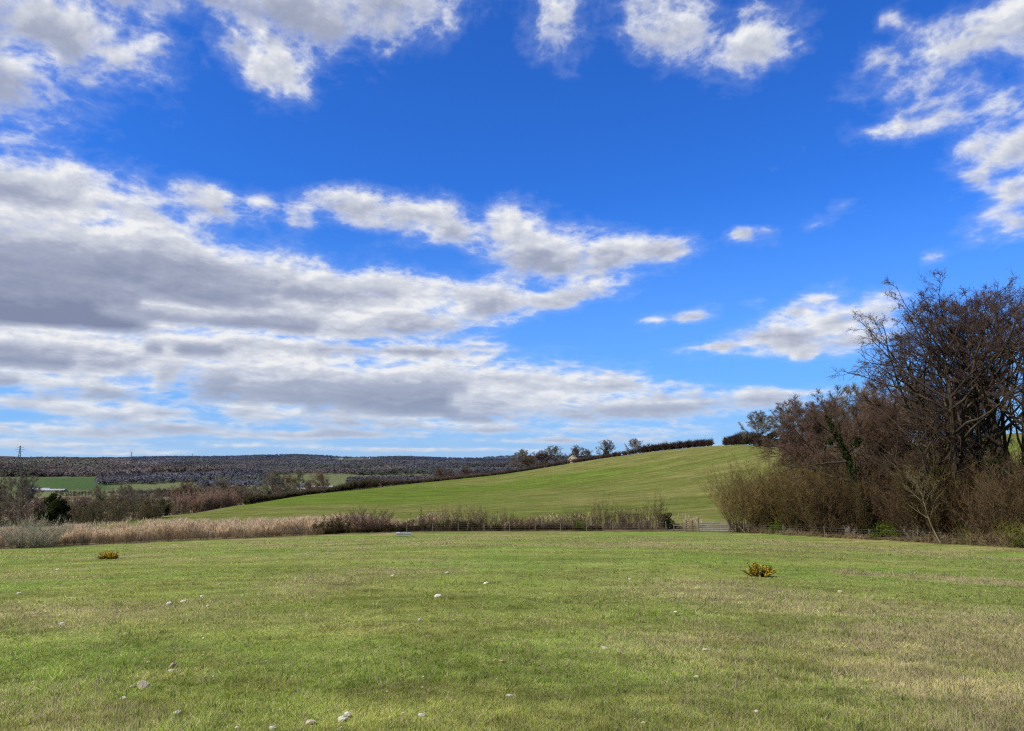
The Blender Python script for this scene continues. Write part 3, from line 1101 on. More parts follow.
def hedge(name, pxs, dr, h, w, label, stem_c, twig_c, per_m=14, twn=16, twl=.5, tww=.022, rs=.018, leaf=None, leaf_n=0, leaf_s=.05, seed=1, rfun=edge_r,
          hvar=.35, low=True, group=None, cat='hedge', top=None, fill=10, fill_s=.06):
    """one hedge along a line of constant distance behind the field edge (or the crest)"""
    g = np.random.default_rng(seed)
    x0, y0, z0 = spot((pxs[0] + pxs[1]) / 2, rfun((pxs[0] + pxs[1]) / 2) + dr)
    a = np.array(spot(pxs[0], rfun(pxs[0]) + dr))
    b = np.array(spot(pxs[1], rfun(pxs[1]) + dr))
    length = float(np.linalg.norm(a - b))
    n = max(12, int(length * per_m))
    px = g.uniform(pxs[0], pxs[1], n)
    th = theta(px)
    r = np.interp(th, TG, _smooth[:, 0 if rfun is edge_r else 6]) + dr + g.normal(0, w / 3.2, n)
    x, y = r * np.sin(th), r * np.cos(th)
    base = np.stack([x - x0, y - y0, ground(x, y) - z0 - .1], 1)
    hh = h * (1 - hvar + 2 * hvar * sstep(.3, .7, fbm(x, y, 4.5 if rfun is edge_r else 30, 3, seed))) * g.uniform(.6, 1.05, n)
    if top is not None:
        hh = hh * top((px - pxs[0]) / (pxs[1] - pxs[0]))
    d = unit(np.stack([g.normal(0, .22, n), g.normal(0, .22, n), np.ones(n)], 1))
    A, B, Lf = shrub_parts(g, base, d, hh, np.full(n, rs), stem_c, twig_c, twn, twl, tww, bend=.1, nseg=3, tstart=.02 if low else .3, leaf=leaf, leaf_n=leaf_n, leaf_s=leaf_s, fill=fill, fill_s=fill_s)
    root = empty(name, (x0, y0, z0))
    jb = join(A + B)
    mesh_np('twigs', jb[0], jb[1], TWIG, root, jb[2])
    if Lf:
        jl = join(Lf)
        mesh_np('foliage', jl[0], jl[1], LEAF, root, jl[2])
    tag(root, label, cat, group)
    return root


def evergreen(seed, w, h, c0, c1, name='evergreen_bush', n=9000, s=.12, trunk=True, depth=None, low=False):
    g = np.random.default_rng(seed)
    root = empty(name)
    depth = depth or w
    # several lumps make an uneven outline
    k = 14
    lc = np.stack([g.uniform(-.32, .32, k) * w, g.uniform(-.32, .32, k) * depth, g.uniform(.30, .80, k) * h], 1)
    if low:
        lc[:, 2] = g.uniform(.12, .82, k) * h
        lc[:, :2] *= (1.35 - lc[:, 2:3] / h)
    lc[0] = (0, 0, h * (.35 if low else .55))
    lr = g.uniform(.11, .24, k)
    lr[0] = .27
    i = g.choice(k, n, p=lr ** 2 / (lr ** 2).sum())
    u = unit(g.normal(size=(n, 3))) * (g.random((n, 1)) ** .22)
    p = lc[i] + u * np.stack([lr[i] * w, lr[i] * depth, lr[i] * h * .8], 1)
    p[:, 2] = np.abs(p[:, 2])
    ok = fbm(p[:, 0] + p[:, 1], p[:, 2] + p[:, 1] * .5, w * .18, 3, seed) > .44
    p = p[ok]
    v, f = flecks(p, s * g.uniform(.6, 1.4, len(p)), g)
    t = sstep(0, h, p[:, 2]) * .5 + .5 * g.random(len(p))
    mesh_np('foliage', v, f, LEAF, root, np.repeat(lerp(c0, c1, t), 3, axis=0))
    if trunk:
        segs = []
        for q in lc:
            mid = np.array([q[0] * .3, q[1] * .3, q[2] * .5])
            segs.append((0, 0, -.2, *mid, h * .022, h * .016))
            segs.append((*mid, *q, h * .016, h * .006))
        v, f = tubes(segs, 5)
        mesh_np('trunk', v, f, BARK, root, np.full((len(v), 3), .07))
    return root


def put(o, px, r, label, cat, group=None, rz=0.0, s=1.0, copy=True, dz=0.0):
    x, y, z = spot(px, r)
    if copy:
        o = copy_tree(o, (x, y, z + dz), rz, s)
    else:
        o.location, o.rotation_euler, o.scale = (x, y, z + dz), (0, 0, rz), ((s, s, s) if not isinstance(s, tuple) else s)
    if 'group' in o.keys() and not group:
        del o['group']
    tag(o, label, cat, group)
    return o


class Kind:
    """a prototype whose first placing uses the prototype itself, later ones its copies"""
    def __init__(self, root):
        self.o, self.used = root, False

    def put(self, *a, **k):
        o = put(self.o, *a, copy=self.used, **k)
        self.used = True
        return o


ALDER = dict(n=[10, 8, 5, 3], wander=[.06, .12, .16, .18], up=[.03, .07, .0, .01], taper=[.15, .2, .3, .5], kids=[24, 9, 6], start=[.34, .38, .30], pack=.72, angt=-14,
             ang=[50, 48, 44], len=[.44, .36, .40], rad=[.50, .50, .5], rmin=.02, girth=.026, prof=lambda t: .55 + .75 * math.sin(min(1, t * 1.1) * PI * .80 + .3) , flat=True)
SPREAD = dict(n=[6, 8, 5, 3], wander=[.05, .09, .13, .15], up=[.02, .01, .0, .0], taper=[.3, .25, .3, .5], kids=[15, 9, 6], start=[.16, .2, .15],
              ang=[52, 40, 42], len=[.66, .40, .42], rad=[.5, .45, .5], rmin=.012, girth=.02, prof=lambda t: .85 + .15 * math.sin(t * PI), flat=False, angt=-62)

ALD_T, ALD_B = (.105, .074, .060), (.070, .056, .042)
alder = [Kind(bare_tree(101 + i, 18.5, dict(ALDER, kids=[15, 8, 6], tilt=tl), bark=ALD_B, twig=ALD_T, twn=1 if st > 2 else 2, twl=.55, tww=.026, buds=.05, name='alder_tree', stems=st, spread=.13, ivy=iv, ivytop=.36))
         for i, (tl, iv, st) in enumerate(((-.10, 0, 3), (0, .6, 1), (.05, 0, 2)))]
multi = Kind(bare_tree(140, 14, dict(ALDER, kids=[11, 7, 5], start=[.34, .35, .3], n=[10, 7, 5, 3]), bark=ALD_B, twig=ALD_T, stems=3, spread=.16, twn=1, tww=.026, buds=.05, name='alder_tree'))
ivied = Kind(bare_tree(150, 13.5, dict(ALDER, kids=[14, 7, 5], ang=[60, 44, 40], len=[.36, .36, .42]), bark=ALD_B, twig=ALD_T, twn=2, tww=.024, buds=.05, ivy=.45, ivytop=.92, name='ivy_clad_tree'))
rounded = [Kind(bare_tree(160 + i, 5.6, dict(SPREAD, kids=[24, 10, 6], start=[.22, .25, .2], len=[1.0, .36, .42], pack=.75, girth=.036, angt=-80, wander=[.06, .08, .12, .14]), bark=(.095, .078, .06), twig=tw, twn=4, twl=.5, tww=.028, name='round_bare_tree'))
           for i, tw in enumerate(((.13, .085, .065), (.17, .14, .105)))]

A = 'alder tree'
# --- the wood on the right, tallest trees first
alder[0].put(950, 83, 'tall alder leaning left, outermost big tree of the wood against the sky', 'tree', rz=.2, s=(1.15, 1.15, 1.05))
alder[1].put(1002, 84, 'tall alder with the thickest straight trunk, near the right edge of the wood', 'tree', rz=1.1, s=(1.03, 1.03, 1.04))
alder[2].put(978, 86, 'tall slim alder between the leaning alder and the thick-trunked one', 'tree', rz=2.2, s=(.85, .85, 1.05))
alder[1].put(1040, 80, 'tall alder at the right edge of the picture, cut by the frame', 'tree', rz=4.2, s=.99)
multi.put(925, 82, 'three-stemmed alder of middle height left of the tall ones', 'tree', rz=.0, s=.80)
alder[2].put(965, 90, 'slender alder standing just behind the leaning one', 'tree', rz=.4, s=(.85, .85, .98))
alder[2].put(1012, 88, 'tall straight alder between the thick-trunked one and the right edge', 'tree', rz=3.9, s=(.85, .85, 1.05))
alder[1].put(988, 90, 'straight dark-trunked alder behind the slim one', 'tree', rz=5.4, s=(.8, .8, 1.02))
ivied.put(868, 84, 'ivy-clad tree rising alone above the brown scrub', 'tree', rz=.5, s=.97)
ivied.put(1034, 79, 'ivy-covered tree beside the right edge, dark green half way up', 'tree', rz=2.5, s=(.9, .9, .95))
rounded[0].put(838, 100, 'round reddish-brown tree on the left shoulder of the wood', 'tree', rz=.3, s=(1.8, 1.8, 1.45))
rounded[0].put(900, 100, 'round brown tree behind the three-stemmed alder', 'tree', rz=2.3, s=1.65)
rounded[0].put(808, 118, 'low brown tree at the left end of the wood', 'tree', rz=4.0, s=1.0)
rounded[1].put(862, 112, 'grey-brown bushy tree behind the ivy-clad one', 'tree', rz=1.0, s=1.65)
rounded[0].put(885, 92, 'brown bushy tree in the middle of the wood front', 'tree', rz=3.0, s=1.4)
rounded[1].put(935, 95, 'pale-twigged tree under the leaning alder', 'tree', rz=5.2, s=1.5)

# --- scrub along the front of the wood
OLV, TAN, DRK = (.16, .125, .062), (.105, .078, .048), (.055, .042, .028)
willow = [Kind(shrub(201 + i, 7.0, 7.5, 110, (.17, .135, .07), OLV, twn=30, twl=.9, tww=.026, rstem=.022, fill=8, fill_s=.04, name='willow_shrub')) for i in range(2)]
brown = [Kind(shrub(211 + i, 7.0, 6.5, 110, (.11, .085, .055), TAN, twn=32, twl=.9, tww=.028, rstem=.028, fill=16, fill_s=.05, name='bare_shrub', low=True)) for i in range(2)]
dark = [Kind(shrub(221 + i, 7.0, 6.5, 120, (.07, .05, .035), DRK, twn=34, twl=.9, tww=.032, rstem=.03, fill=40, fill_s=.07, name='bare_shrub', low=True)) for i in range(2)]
ws = [(742, 91, 1.02, 'olive willow shrub with fine upright stems, leftmost beside the gate'), (768, 93, 1.12, 'olive willow shrub, second from the gate'),
      (795, 90, 1.0, 'olive-brown willow shrub in the middle of the scrub'), (822, 88, .9, 'olive willow shrub in front of the round reddish tree')]
for i, (px, r, s, lb) in enumerate(ws):
    willow[i % 2].put(px, r, lb, 'shrub', rz=i * 1.3, s=s * 1.22)
bs = [(835, 93, 1.25, 'tall brown shrub below the round reddish tree'), (860, 85, 1.15, 'brown shrub at the foot of the ivy-clad tree'), (885, 84, 1.1, 'brown shrub behind the bright green bush'),
      (912, 80, 1.0, 'tan shrub in front of the three-stemmed alder'), (938, 84, 1.25, 'high brown shrub under the leaning alder'), (968, 80, 1.0, 'brown shrub between the alder trunks'),
      (996, 78, .95, 'drooping brown shrub at the foot of the thick trunk'), (1022, 77, 1.0, 'brown shrub near the right edge'), (812, 97, 1.2, 'brown shrub at the back of the willows')]
for i, (px, r, s, lb) in enumerate(bs):
    brown[i % 2].put(px, edge_r(px) + 4.2 + (i % 3) * .8, lb, 'shrub', rz=i * 1.7, s=(s * 1.2, s * 1.1, s * (1.05 + .25 * ((i * 7) % 5) / 4)))
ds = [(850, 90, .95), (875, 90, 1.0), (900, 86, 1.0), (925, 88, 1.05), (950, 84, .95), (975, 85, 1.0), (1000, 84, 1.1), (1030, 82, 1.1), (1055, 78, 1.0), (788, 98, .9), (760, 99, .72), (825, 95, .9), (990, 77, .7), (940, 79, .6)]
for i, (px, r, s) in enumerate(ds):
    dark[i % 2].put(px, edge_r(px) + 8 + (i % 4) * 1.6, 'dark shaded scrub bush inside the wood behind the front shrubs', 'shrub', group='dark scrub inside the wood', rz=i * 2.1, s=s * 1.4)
# small things at its foot
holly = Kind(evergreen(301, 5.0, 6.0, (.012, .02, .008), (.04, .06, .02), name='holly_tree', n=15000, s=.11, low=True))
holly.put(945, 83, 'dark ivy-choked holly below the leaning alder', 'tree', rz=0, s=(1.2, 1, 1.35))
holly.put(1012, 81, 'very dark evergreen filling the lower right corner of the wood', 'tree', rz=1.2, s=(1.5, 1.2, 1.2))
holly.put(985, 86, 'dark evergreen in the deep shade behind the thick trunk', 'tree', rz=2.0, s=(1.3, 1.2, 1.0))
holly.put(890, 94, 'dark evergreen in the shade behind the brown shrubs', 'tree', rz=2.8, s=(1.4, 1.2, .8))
lime = Kind(evergreen(302, 3.6, 2.0, (.05, .075, .015), (.17, .22, .03), name='bramble_bush', n=5000, s=.06, trunk=False, low=True))
lime.put(885, edge_r(885) + 2.6, 'bright green low bush at the foot of the wood', 'bush', s=(1.15, 1, 1.0))
lime.put(773, edge_r(773) + 2.6, 'small dull green bush under the willows', 'bush', s=(.8, .8, .7), rz=1)
lime.put(1016, edge_r(1016) + 2.4, 'green bush behind the fence at the right edge', 'bush', s=(1.0, 1, .9), rz=2)
osier = Kind(shrub(231, 3.4, 3.4, 46, (.20, .19, .07), (.23, .215, .085), twn=10, twl=.5, tww=.018, rstem=.018, name='osier_shrub', fan=1.1))
osier.put(1008, edge_r(1008) + 1.9, 'yellow-green fan of upright shoots behind the fence at the right', 'shrub', s=1.0)
osier.put(1035, edge_r(1035) + 2.2, 'yellow-green shoots at the right picture edge', 'shrub', s=1.05, rz=1)
osier.put(962, edge_r(962) + 2.0, 'low olive shoots behind the fence post', 'shrub', s=.72, rz=2)
sap = Kind(bare_tree(170, 6.0, dict(ALDER, n=[7, 4, 3, 2], kids=[16, 4, 3], start=[.35, .2, .2], tilt=-.35, girth=.011, ang=[32, 34, 34], len=[.34, .4, .4]), bark=(.24, .21, .14), twig=(.24, .21, .13), twn=2, twl=.22, tww=.016, name='sapling'))
sap.put(936, edge_r(936) + 1.5, 'pale leaning sapling standing in front of the dark wood', 'tree', s=1.0)
thorn = Kind(shrub(232, 2.6, 2.2, 40, (.2, .18, .16), (.38, .35, .32), twn=12, twl=.3, tww=.018, rstem=.014, name='blackthorn_shrub'))
thorn.put(911, edge_r(911) + 2.0, 'whitish twiggy blackthorn beside the bright green bush', 'shrub')
thorn.put(845, edge_r(845) + 2.2, 'whitish twiggy blackthorn under the willow scrub', 'shrub', s=(.9, .9, .7), rz=2)

# --- on the crest of the far slope
rounded[1].put(759, 272, 'pale bare tree on the crest above the dark evergreens', 'tree', rz=.9, s=(1.35, 1.35, 1.15))
rounded[1].put(800, 215, 'broad buff-brown round tree on the crest left of the wood', 'tree', rz=2.9, s=(1.55, 1.55, 1.35))
rounded[0].put(822, 200, 'brown round tree on the crest touching the wood', 'tree', rz=1.9, s=(1.5, 1.5, 1.3))
far_holly = Kind(evergreen(303, 8.0, 6.0, (.016, .024, .010), (.05, .06, .022), name='holly_bush', n=9000, s=.28, low=True))
for i, (px, r, s, lb) in enumerate(((770, crest_r(770) - 5, (1.1, 1, .95), 'dark holly on the crest under the pale bare tree'), (783, crest_r(783) - 5, (1.1, 1, .85), 'dark holly on the crest, second right of the pale bare tree'),
                                    (798, crest_r(798) - 5, (1.2, 1, .95), 'dark holly on the crest below the buff round tree'), (812, crest_r(812) - 5, (1.2, 1, .8), 'dark holly on the crest beside the scrub'))):
    far_holly.put(px, r, lb, 'bush', rz=i, s=s)
hedge('crest_hedge', (725, 762), -3, 5.2, 5, 'dark hedge on the crest right of the gap, sloping down at its left end', (.05, .035, .028), (.06, .045, .034), top=lambda t: .45 + .6 * np.minimum(1, t * 2.4) ** .6, per_m=16, twn=16, twl=1.0, tww=.07, rfun=crest_r, seed=5, fill=60, fill_s=.18, hvar=.28)
hedge('crest_hedge', (640, 712), 1, 2.7, 2.4, 'thin dark hedge running up the skyline left of the gap', (.06, .045, .035), (.085, .06, .045), per_m=10, twn=12, twl=.7, tww=.06, rfun=crest_r, seed=6, fill=60, fill_s=.22, hvar=.12)
hedge('crest_hedge', (505, 641), 2, 2.0, 2.2, 'low hedge under the crest trees in the middle of the skyline', (.09, .075, .05), (.13, .10, .07), per_m=8, twn=12, twl=.7, tww=.06, rfun=crest_r, seed=7, fill=40, fill_s=.16, hvar=.55)
hedge('crest_hedge', (375, 508), 2, 2.1, 2.2, 'brown hedge along the top of the far field below the ridge', (.13, .105, .08), (.17, .13, .095), per_m=8, twn=12, twl=.7, tww=.055, rfun=crest_r, seed=8, fill=40, fill_s=.16, hvar=.55)
hedge('crest_hedge', (246, 378), 2, 2.5, 2.4, 'dark green-brown hedge along the far field above the reeds', (.09, .075, .05), (.125, .105, .06), per_m=9, twn=12, twl=.7, tww=.05, rfun=crest_r, seed=9, fill=40, fill_s=.16, hvar=.55, leaf=((.03, .04, .015), (.06, .08, .03)), leaf_n=9000, leaf_s=.14)
ct = [(605, 322, (1.01, 1.01, 0.88), 1, 'bare round tree with some ivy on the middle of the skyline'), (634, 322, (0.96, 0.96, 0.78), 1, 'small pale domed tree alone on the skyline'),
      (577, 330, (0.96, 0.96, 0.84), 0, 'bare tree next to the white house on the skyline'), (556, 330, (1.23, 1.23, 0.99), 1, 'wide bare tree left of the white house'),
      (540, 325, (1.23, 1.23, 0.88), 0, 'brown bare tree, third left of the white house'), (521, 322, (1.27, 1.27, 1.04), 1, 'buff bare tree at the left end of the skyline clump'),
      (530, 318, (1.06, 1.06, 0.62), 0, 'low brown scrub tree in front of the skyline clump'), (588, 335, (0.74, 0.74, 0.62), 0, 'low brown tree between the white house and the ivy tree'),
      (440, 312, (0.74, 0.74, 0.58), 0, 'small brown tree on the hedge line below the ridge'), (465, 322, (0.85, 0.85, 0.52), 0, 'low brown tree on the hedge line left of the skyline clump')]
for i, (px, r, s, k, lb) in enumerate(ct):
    rounded[k].put(px, r, lb, 'tree', rz=i * 1.1, s=tuple(q * .86 for q in s))
x, y, z = spot(606, 321)
q = copy_tree(far_holly.o, (x, y, z + 1), 0, (.38, .35, .8))
tag(q, 'ivy mass in the bare round tree on the skyline', 'ivy')

# --- along the near field boundary
BRN = (.15, .105, .075)
hedge('field_hedge', (316, 352), 5, 1.9, 1.6, 'low dark bramble hedge left of the purple-brown bush', (.08, .06, .04), (.10, .075, .05), per_m=16, twn=18, twl=.5, leaf=((.03, .035, .012), (.06, .06, .02)), leaf_n=5000, leaf_s=.05, seed=21)
bush = Kind(shrub(241, 6.2, 3.9, 110, (.10, .075, .06), (.15, .105, .085), twn=24, twl=.6, tww=.024, rstem=.02, name='bare_bush', low=True, fill=22, fill_s=.06))
bush.put(371, edge_r(371) + 6, 'rounded purple-brown bush standing highest in the field hedge', 'bush', s=(1.1, .8, .92))
hedge('field_hedge', (388, 424), 5, 2.1, 1.6, 'low thorny stretch of hedge behind the water trough', (.09, .07, .05), (.13, .095, .07), per_m=16, twn=18, twl=.45, seed=22, hvar=.45, leaf=((.03, .03, .012), (.05, .05, .02)), leaf_n=3000)
hedge('field_hedge', (420, 500), 5, 2.6, 2.0, 'upright brown hedge right of the water trough, dark at its foot', (.12, .095, .07), BRN, per_m=17, twn=18, twl=.5, seed=23, hvar=.25, top=lambda t: .72 + .42 * np.sin(t * PI) ** .7)
hedge('field_hedge', (500, 588), 4.6, 3.0, 2.4, 'tan and brown hedge with pale stems in the middle of the boundary', (.13, .10, .07), (.13, .095, .065), per_m=22, twn=15, twl=.45, seed=24, hvar=.4, fill=22, top=lambda t: .80 + .30 * np.sin(t * 9 + 1) ** 2)
hedge('field_hedge', (588, 664), 4.6, 3.2, 2.4, 'reddish-tan hedge stretch left of the gate', (.14, .10, .075), (.15, .105, .078), per_m=22, twn=15, twl=.5, seed=25, hvar=.4, fill=22, top=lambda t: .80 + .32 * np.sin(t * 5 + .3) ** 2)
# dark bramble growing along the foot of the hedges
hedge('bramble_bank', (322, 600), 3.6, 1.0, 1.2, 'dark brambles along the foot of the field hedge', (.05, .04, .03), (.055, .042, .03), per_m=14, twn=18, twl=.35, tww=.03, seed=26, hvar=.5, leaf=((.02, .02, .01), (.045, .045, .018)), leaf_n=26000, leaf_s=.05, cat='brambles')
lime.put(581, edge_r(581) + 3.2, 'bright green bush at the foot of the field hedge', 'bush', s=(.62, .6, .72), rz=3)
olive = Kind(evergreen(304, 2.6, 2.6, (.045, .05, .02), (.11, .11, .045), name='green_bush', n=4200, s=.07, low=True))
olive.put(667, edge_r(667) + 5, 'dull green bush at the right end of the field hedge', 'bush', s=(1.15, .8, .85))
hedge('rough_hedge', (108, 326), 3.0, .95, 2.4, 'low brown weedy growth in front of the pale reeds', (.16, .115, .075), (.175, .12, .085), per_m=12, twn=13, twl=.4, seed=27, hvar=.45, cat='rough growth')
hedge('rough_hedge', (-60, 112), 3.0, .95, 2.4, 'low brown-green weedy growth below the grey willow bush', (.15, .12, .07), (.17, .135, .075), per_m=10, twn=13, twl=.4, seed=28, hvar=.45, cat='rough growth')
hedge('rough_hedge', (740, 1060), 1.6, .9, 1.4, 'pale brown dead weeds along the fence below the wood', (.20, .155, .11), (.23, .175, .13), per_m=13, twn=11, twl=.35, seed=29, hvar=.6, cat='rough growth')
grey = Kind(shrub(242, 7.4, 3.9, 120, (.20, .19, .14), (.30, .30, .22), twn=26, twl=.5, tww=.026, rstem=.018, name='willow_bush', fan=1.0, low=True, fill=34, fill_s=.06))
grey.put(37, edge_r(37) + 2.6, 'grey-green rounded willow bush at the left of the reed bed', 'bush', s=(1.05, .9, .95))


# reed bed: pale dead stems
def reed_bed():
    g = np.random.default_rng(55)
    n = 60000
    px = g.uniform(-150, 700, n)
    th = theta(px)
    e = np.interp(th, TG, _smooth[:, 0])
    wdt = np.interp(px, [-150, 60, 300, 350, 480, 700], [14, 12, 11, 7, 4.5, 4])
    r = e + 5.5 + wdt * g.random(n)
    keep = g.random(n) < np.interp(px, [-150, 330, 420, 480, 600, 700], [1, .9, .15, .03, .04, .06]) * (.25 + .9 * (fbm(px, r, 9, 3, 3) > .42))
    px, th, r = px[keep], th[keep], r[keep]
    n = len(r)
    x, y = r * np.sin(th), r * np.cos(th)
    z = ground(x, y)
    h = np.interp(px, [-150, 330, 450, 700], [1.5, 1.55, 1.7, 1.9]) * g.uniform(.55, 1.05, n) * (.40 + 1.05 * sstep(.2, .8, fbm(x, y, 5, 3, 4)))
    base = np.stack([x, y, z - .05], 1)
    d = unit(np.stack([g.normal(.04, .09, n), g.normal(0, .09, n), np.ones(n)], 1))
    c = lerp([.76, .60, .39], [.50, .385, .25], g.random(n)) * g.uniform(.8, 1.1, n)[:, None]
    V1, F1 = spikes(base, d, h, np.full(n, .045), g)
    top = base + d * (h * .82)[:, None]
    V2, F2 = spikes(top, unit(d + g.normal(0, .35, (n, 3))), np.full(n, .4), np.full(n, .09), g)
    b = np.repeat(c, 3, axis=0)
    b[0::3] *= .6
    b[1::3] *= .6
    V, F, CC = join([(V1, F1, b), (V2, F2, np.repeat(c * 1.1, 3, axis=0))])
    o = mesh_np('reed_bed', V, F, plant_mat('dead_reeds', trans=.5, scale=.5, amp=.2, up=.35), col=CC)
    tag(o, 'pale straw-coloured dead reeds standing along the field boundary', 'reeds', kind='stuff')


reed_bed()

# --- hedges and trees in the valley on the left
small = [Kind(bare_tree(180 + i, 6.6, dict(SPREAD, kids=[18, 8, 5], n=[5, 5, 4, 2], start=[.25, .25, .2], len=[.95, .38, .42], pack=.75, girth=.032, angt=-76, **ex), bark=(.09, .075, .06), twig=tw, twn=5, twl=.6, tww=.05, name=nm))
         for i, (tw, nm, ex) in enumerate((((.125, .105, .08), 'bare_tree', {}), ((.16, .105, .08), 'bare_tree', {}), ((.15, .135, .095), 'bare_tree', {})))]
ever = Kind(evergreen(305, 6.0, 6.5, (.012, .02, .008), (.055, .07, .025), name='evergreen_tree', n=11000, s=.15, low=True))
ever.put(60, 140, 'dark evergreen tree standing behind the grey willow bush', 'tree', s=(.85, .85, 1.0))
ever.put(170, 232, 'dark ivy-covered tree in the valley left of the pale patch', 'tree', s=(.8, .8, .85), rz=1)
ever.put(163, 205, 'dark evergreen bush in the valley hedge', 'tree', s=(.9, .8, .8), rz=2)
ever.put(231, 262, 'dark green ivy tree behind the reddish willow hedge', 'tree', s=(.7, .7, .95), rz=3)
ever.put(69, 148, 'round grey-green bush at the right foot of the dark evergreen', 'bush', s=(.5, .5, .4), rz=4)
small[0].put(6, 190, 'big bare tree at the left edge of the picture', 'tree', rz=.3, s=0.93)
small[2].put(24, 180, 'big pale bare tree beside the left edge, behind the willow bush', 'tree', rz=1.3, s=0.87)
small[0].put(-14, 170, 'bare tree just off the left side', 'tree', rz=2.3, s=0.93)
small[1].put(40, 225, 'bare brown tree behind the dark evergreen, to its left', 'tree', rz=3.3, s=0.74)
small[1].put(82, 230, 'brown bare tree right of the dark evergreen', 'tree', rz=3.9, s=0.71)
small[0].put(74, 260, 'thin bare tree rising above the dark evergreen on its right', 'tree', rz=4.6, s=0.93)
small[2].put(104, 225, 'pale grey bare tree over the valley hedge', 'tree', rz=4.1, s=0.74)
small[0].put(122, 240, 'bare tree over the middle of the valley hedge', 'tree', rz=5.1, s=0.78)
small[2].put(142, 235, 'pale bare tree near the pale reed patch', 'tree', rz=.8, s=0.62)
small[1].put(186, 232, 'round brown bare tree at the left end of the reddish hedge', 'tree', rz=1.8, s=0.78)
small[0].put(196, 280, 'tall bare tree behind the reddish hedge', 'tree', rz=2.8, s=1.08)
small[2].put(226, 290, 'tall spreading bare tree above the reddish hedge', 'tree', rz=3.8, s=1.08)
small[1].put(212, 300, 'bare brown tree between the two tall ones behind the reddish hedge', 'tree', rz=4.8, s=0.81)
small[0].put(243, 290, 'bare tree at the right end of the reddish hedge', 'tree', rz=5.8, s=0.74)
small[2].put(272, 258, 'bare tree with ivy at the left end of the crest hedge', 'tree', rz=.5, s=(1.0, 1, .85))
ever.put(271, 256, 'ivy clump in the tree at the left end of the crest hedge', 'ivy', s=(.4, .4, .6), rz=5)
small[0].put(301, 275, 'small dark bare tree, first on the crest hedge past the farmhouse', 'tree', rz=1.5, s=(.7, .7, .75))
small[1].put(319, 290, 'small dark bare tree, second on the crest hedge past the farmhouse', 'tree', rz=2.5, s=(.7, .7, .72))
small[2].put(354, 300, 'faint bare tree on the crest hedge', 'tree', rz=3.5, s=0.37)


def valley_hedge(name, p0, p1, h, w, label, sc, tc, seed, per_m=7, leafc=None, hv=.3, cat='hedge', tww=.05):
    """a hedge between two (column, distance) points"""
    g = np.random.default_rng(seed)
    a, b = np.array(spot(*p0)), np.array(spot(*p1))
    L = np.linalg.norm(b - a)
    n = int(L * per_m)
    t = g.random(n)
    x = a[0] + (b[0] - a[0]) * t + g.normal(0, w / 3, n)
    y = a[1] + (b[1] - a[1]) * t + g.normal(0, w / 3, n)
    o = (a + b) / 2
    o[2] = float(ground(o[0], o[1]))
    base = np.stack([x - o[0], y - o[1], ground(x, y) - o[2] - .1], 1)
    hh = h * (1 - hv + 2 * hv * fbm(x, y, 6, 3, seed)) * g.uniform(.65, 1.05, n)
    d = unit(np.stack([g.normal(0, .25, n), g.normal(0, .25, n), np.ones(n)], 1))
    A_, B_, L_ = shrub_parts(g, base, d, hh, np.full(n, .03), np.array(sc) * 1.25, np.array(tc) * 1.3, 13, .8, tww, bend=.1, nseg=3, tstart=.03, leaf=leafc, leaf_n=int(n * 6), leaf_s=.14, fill=16, fill_s=tww * 2.2, fill_t=.9)
    root = empty(name, tuple(o))
    j = join(A_ + B_)
    mesh_np('twigs', j[0], j[1], TWIG, root, j[2])
    if leafc:
        j = join(L_)
        mesh_np('foliage', j[0], j[1], LEAF, root, j[2])
    tag(root, label, cat)


DGL = ((.025, .03, .014), (.055, .06, .025))
valley_hedge('valley_hedge', (72, 150), (164, 182), 4.6, 4, 'dark tall hedge at the left end of the far field', (.075, .06, .045), (.10, .085, .06), 61, leafc=DGL)
valley_hedge('valley_hedge', (146, 172), (160, 180), 4.2, 3, 'olive-yellow stretch of hedge at the far field corner', (.15, .13, .06), (.20, .175, .085), 62)
valley_hedge('willow_hedge', (180, 212), (238, 236), 6.4, 5, 'tall reddish-brown willow hedge beside the far field', (.15, .105, .075), (.30, .205, .145), 63, per_m=9, hv=.12)
valley_hedge('valley_hedge', (178, 208), (236, 232), 3.4, 3, 'dark brambly foot of the reddish willow hedge', (.06, .05, .035), (.075, .06, .04), 64, leafc=DGL)
valley_hedge('valley_hedge', (-60, 150), (30, 160), 3.5, 4, 'dark scrub hedge at the far left behind the willow bush', (.07, .06, .045), (.095, .08, .055), 65, leafc=DGL)
valley_hedge('valley_hedge', (-40, 285), (140, 310), 3.0, 5, 'low brown hedge line crossing the valley behind the dark evergreen', (.10, .08, .06), (.15, .115, .08), 66, tww=.06)
valley_hedge('valley_hedge', (-40, 400), (250, 430), 4.0, 6, 'brown hedge line half way across the valley', (.09, .075, .06), (.12, .095, .075), 67, tww=.09, per_m=4)
valley_hedge('valley_hedge', (200, 330), (420, 420), 5.0, 7, 'brown hedge line behind the crest hedge', (.09, .075, .06), (.125, .095, .075), 68, tww=.08, per_m=4)
valley_hedge('valley_hedge', (-40, 640), (420, 660), 6, 10, 'grey-brown hedge line before the green fields', (.085, .075, .07), (.11, .095, .085), 69, tww=.14, per_m=2.5)
valley_hedge('valley_hedge', (60, 860), (430, 880), 7, 12, 'farthest hedge line on the valley floor', (.08, .072, .07), (.10, .09, .085), 70, tww=.18, per_m=2)
g = np.random.default_rng(91)
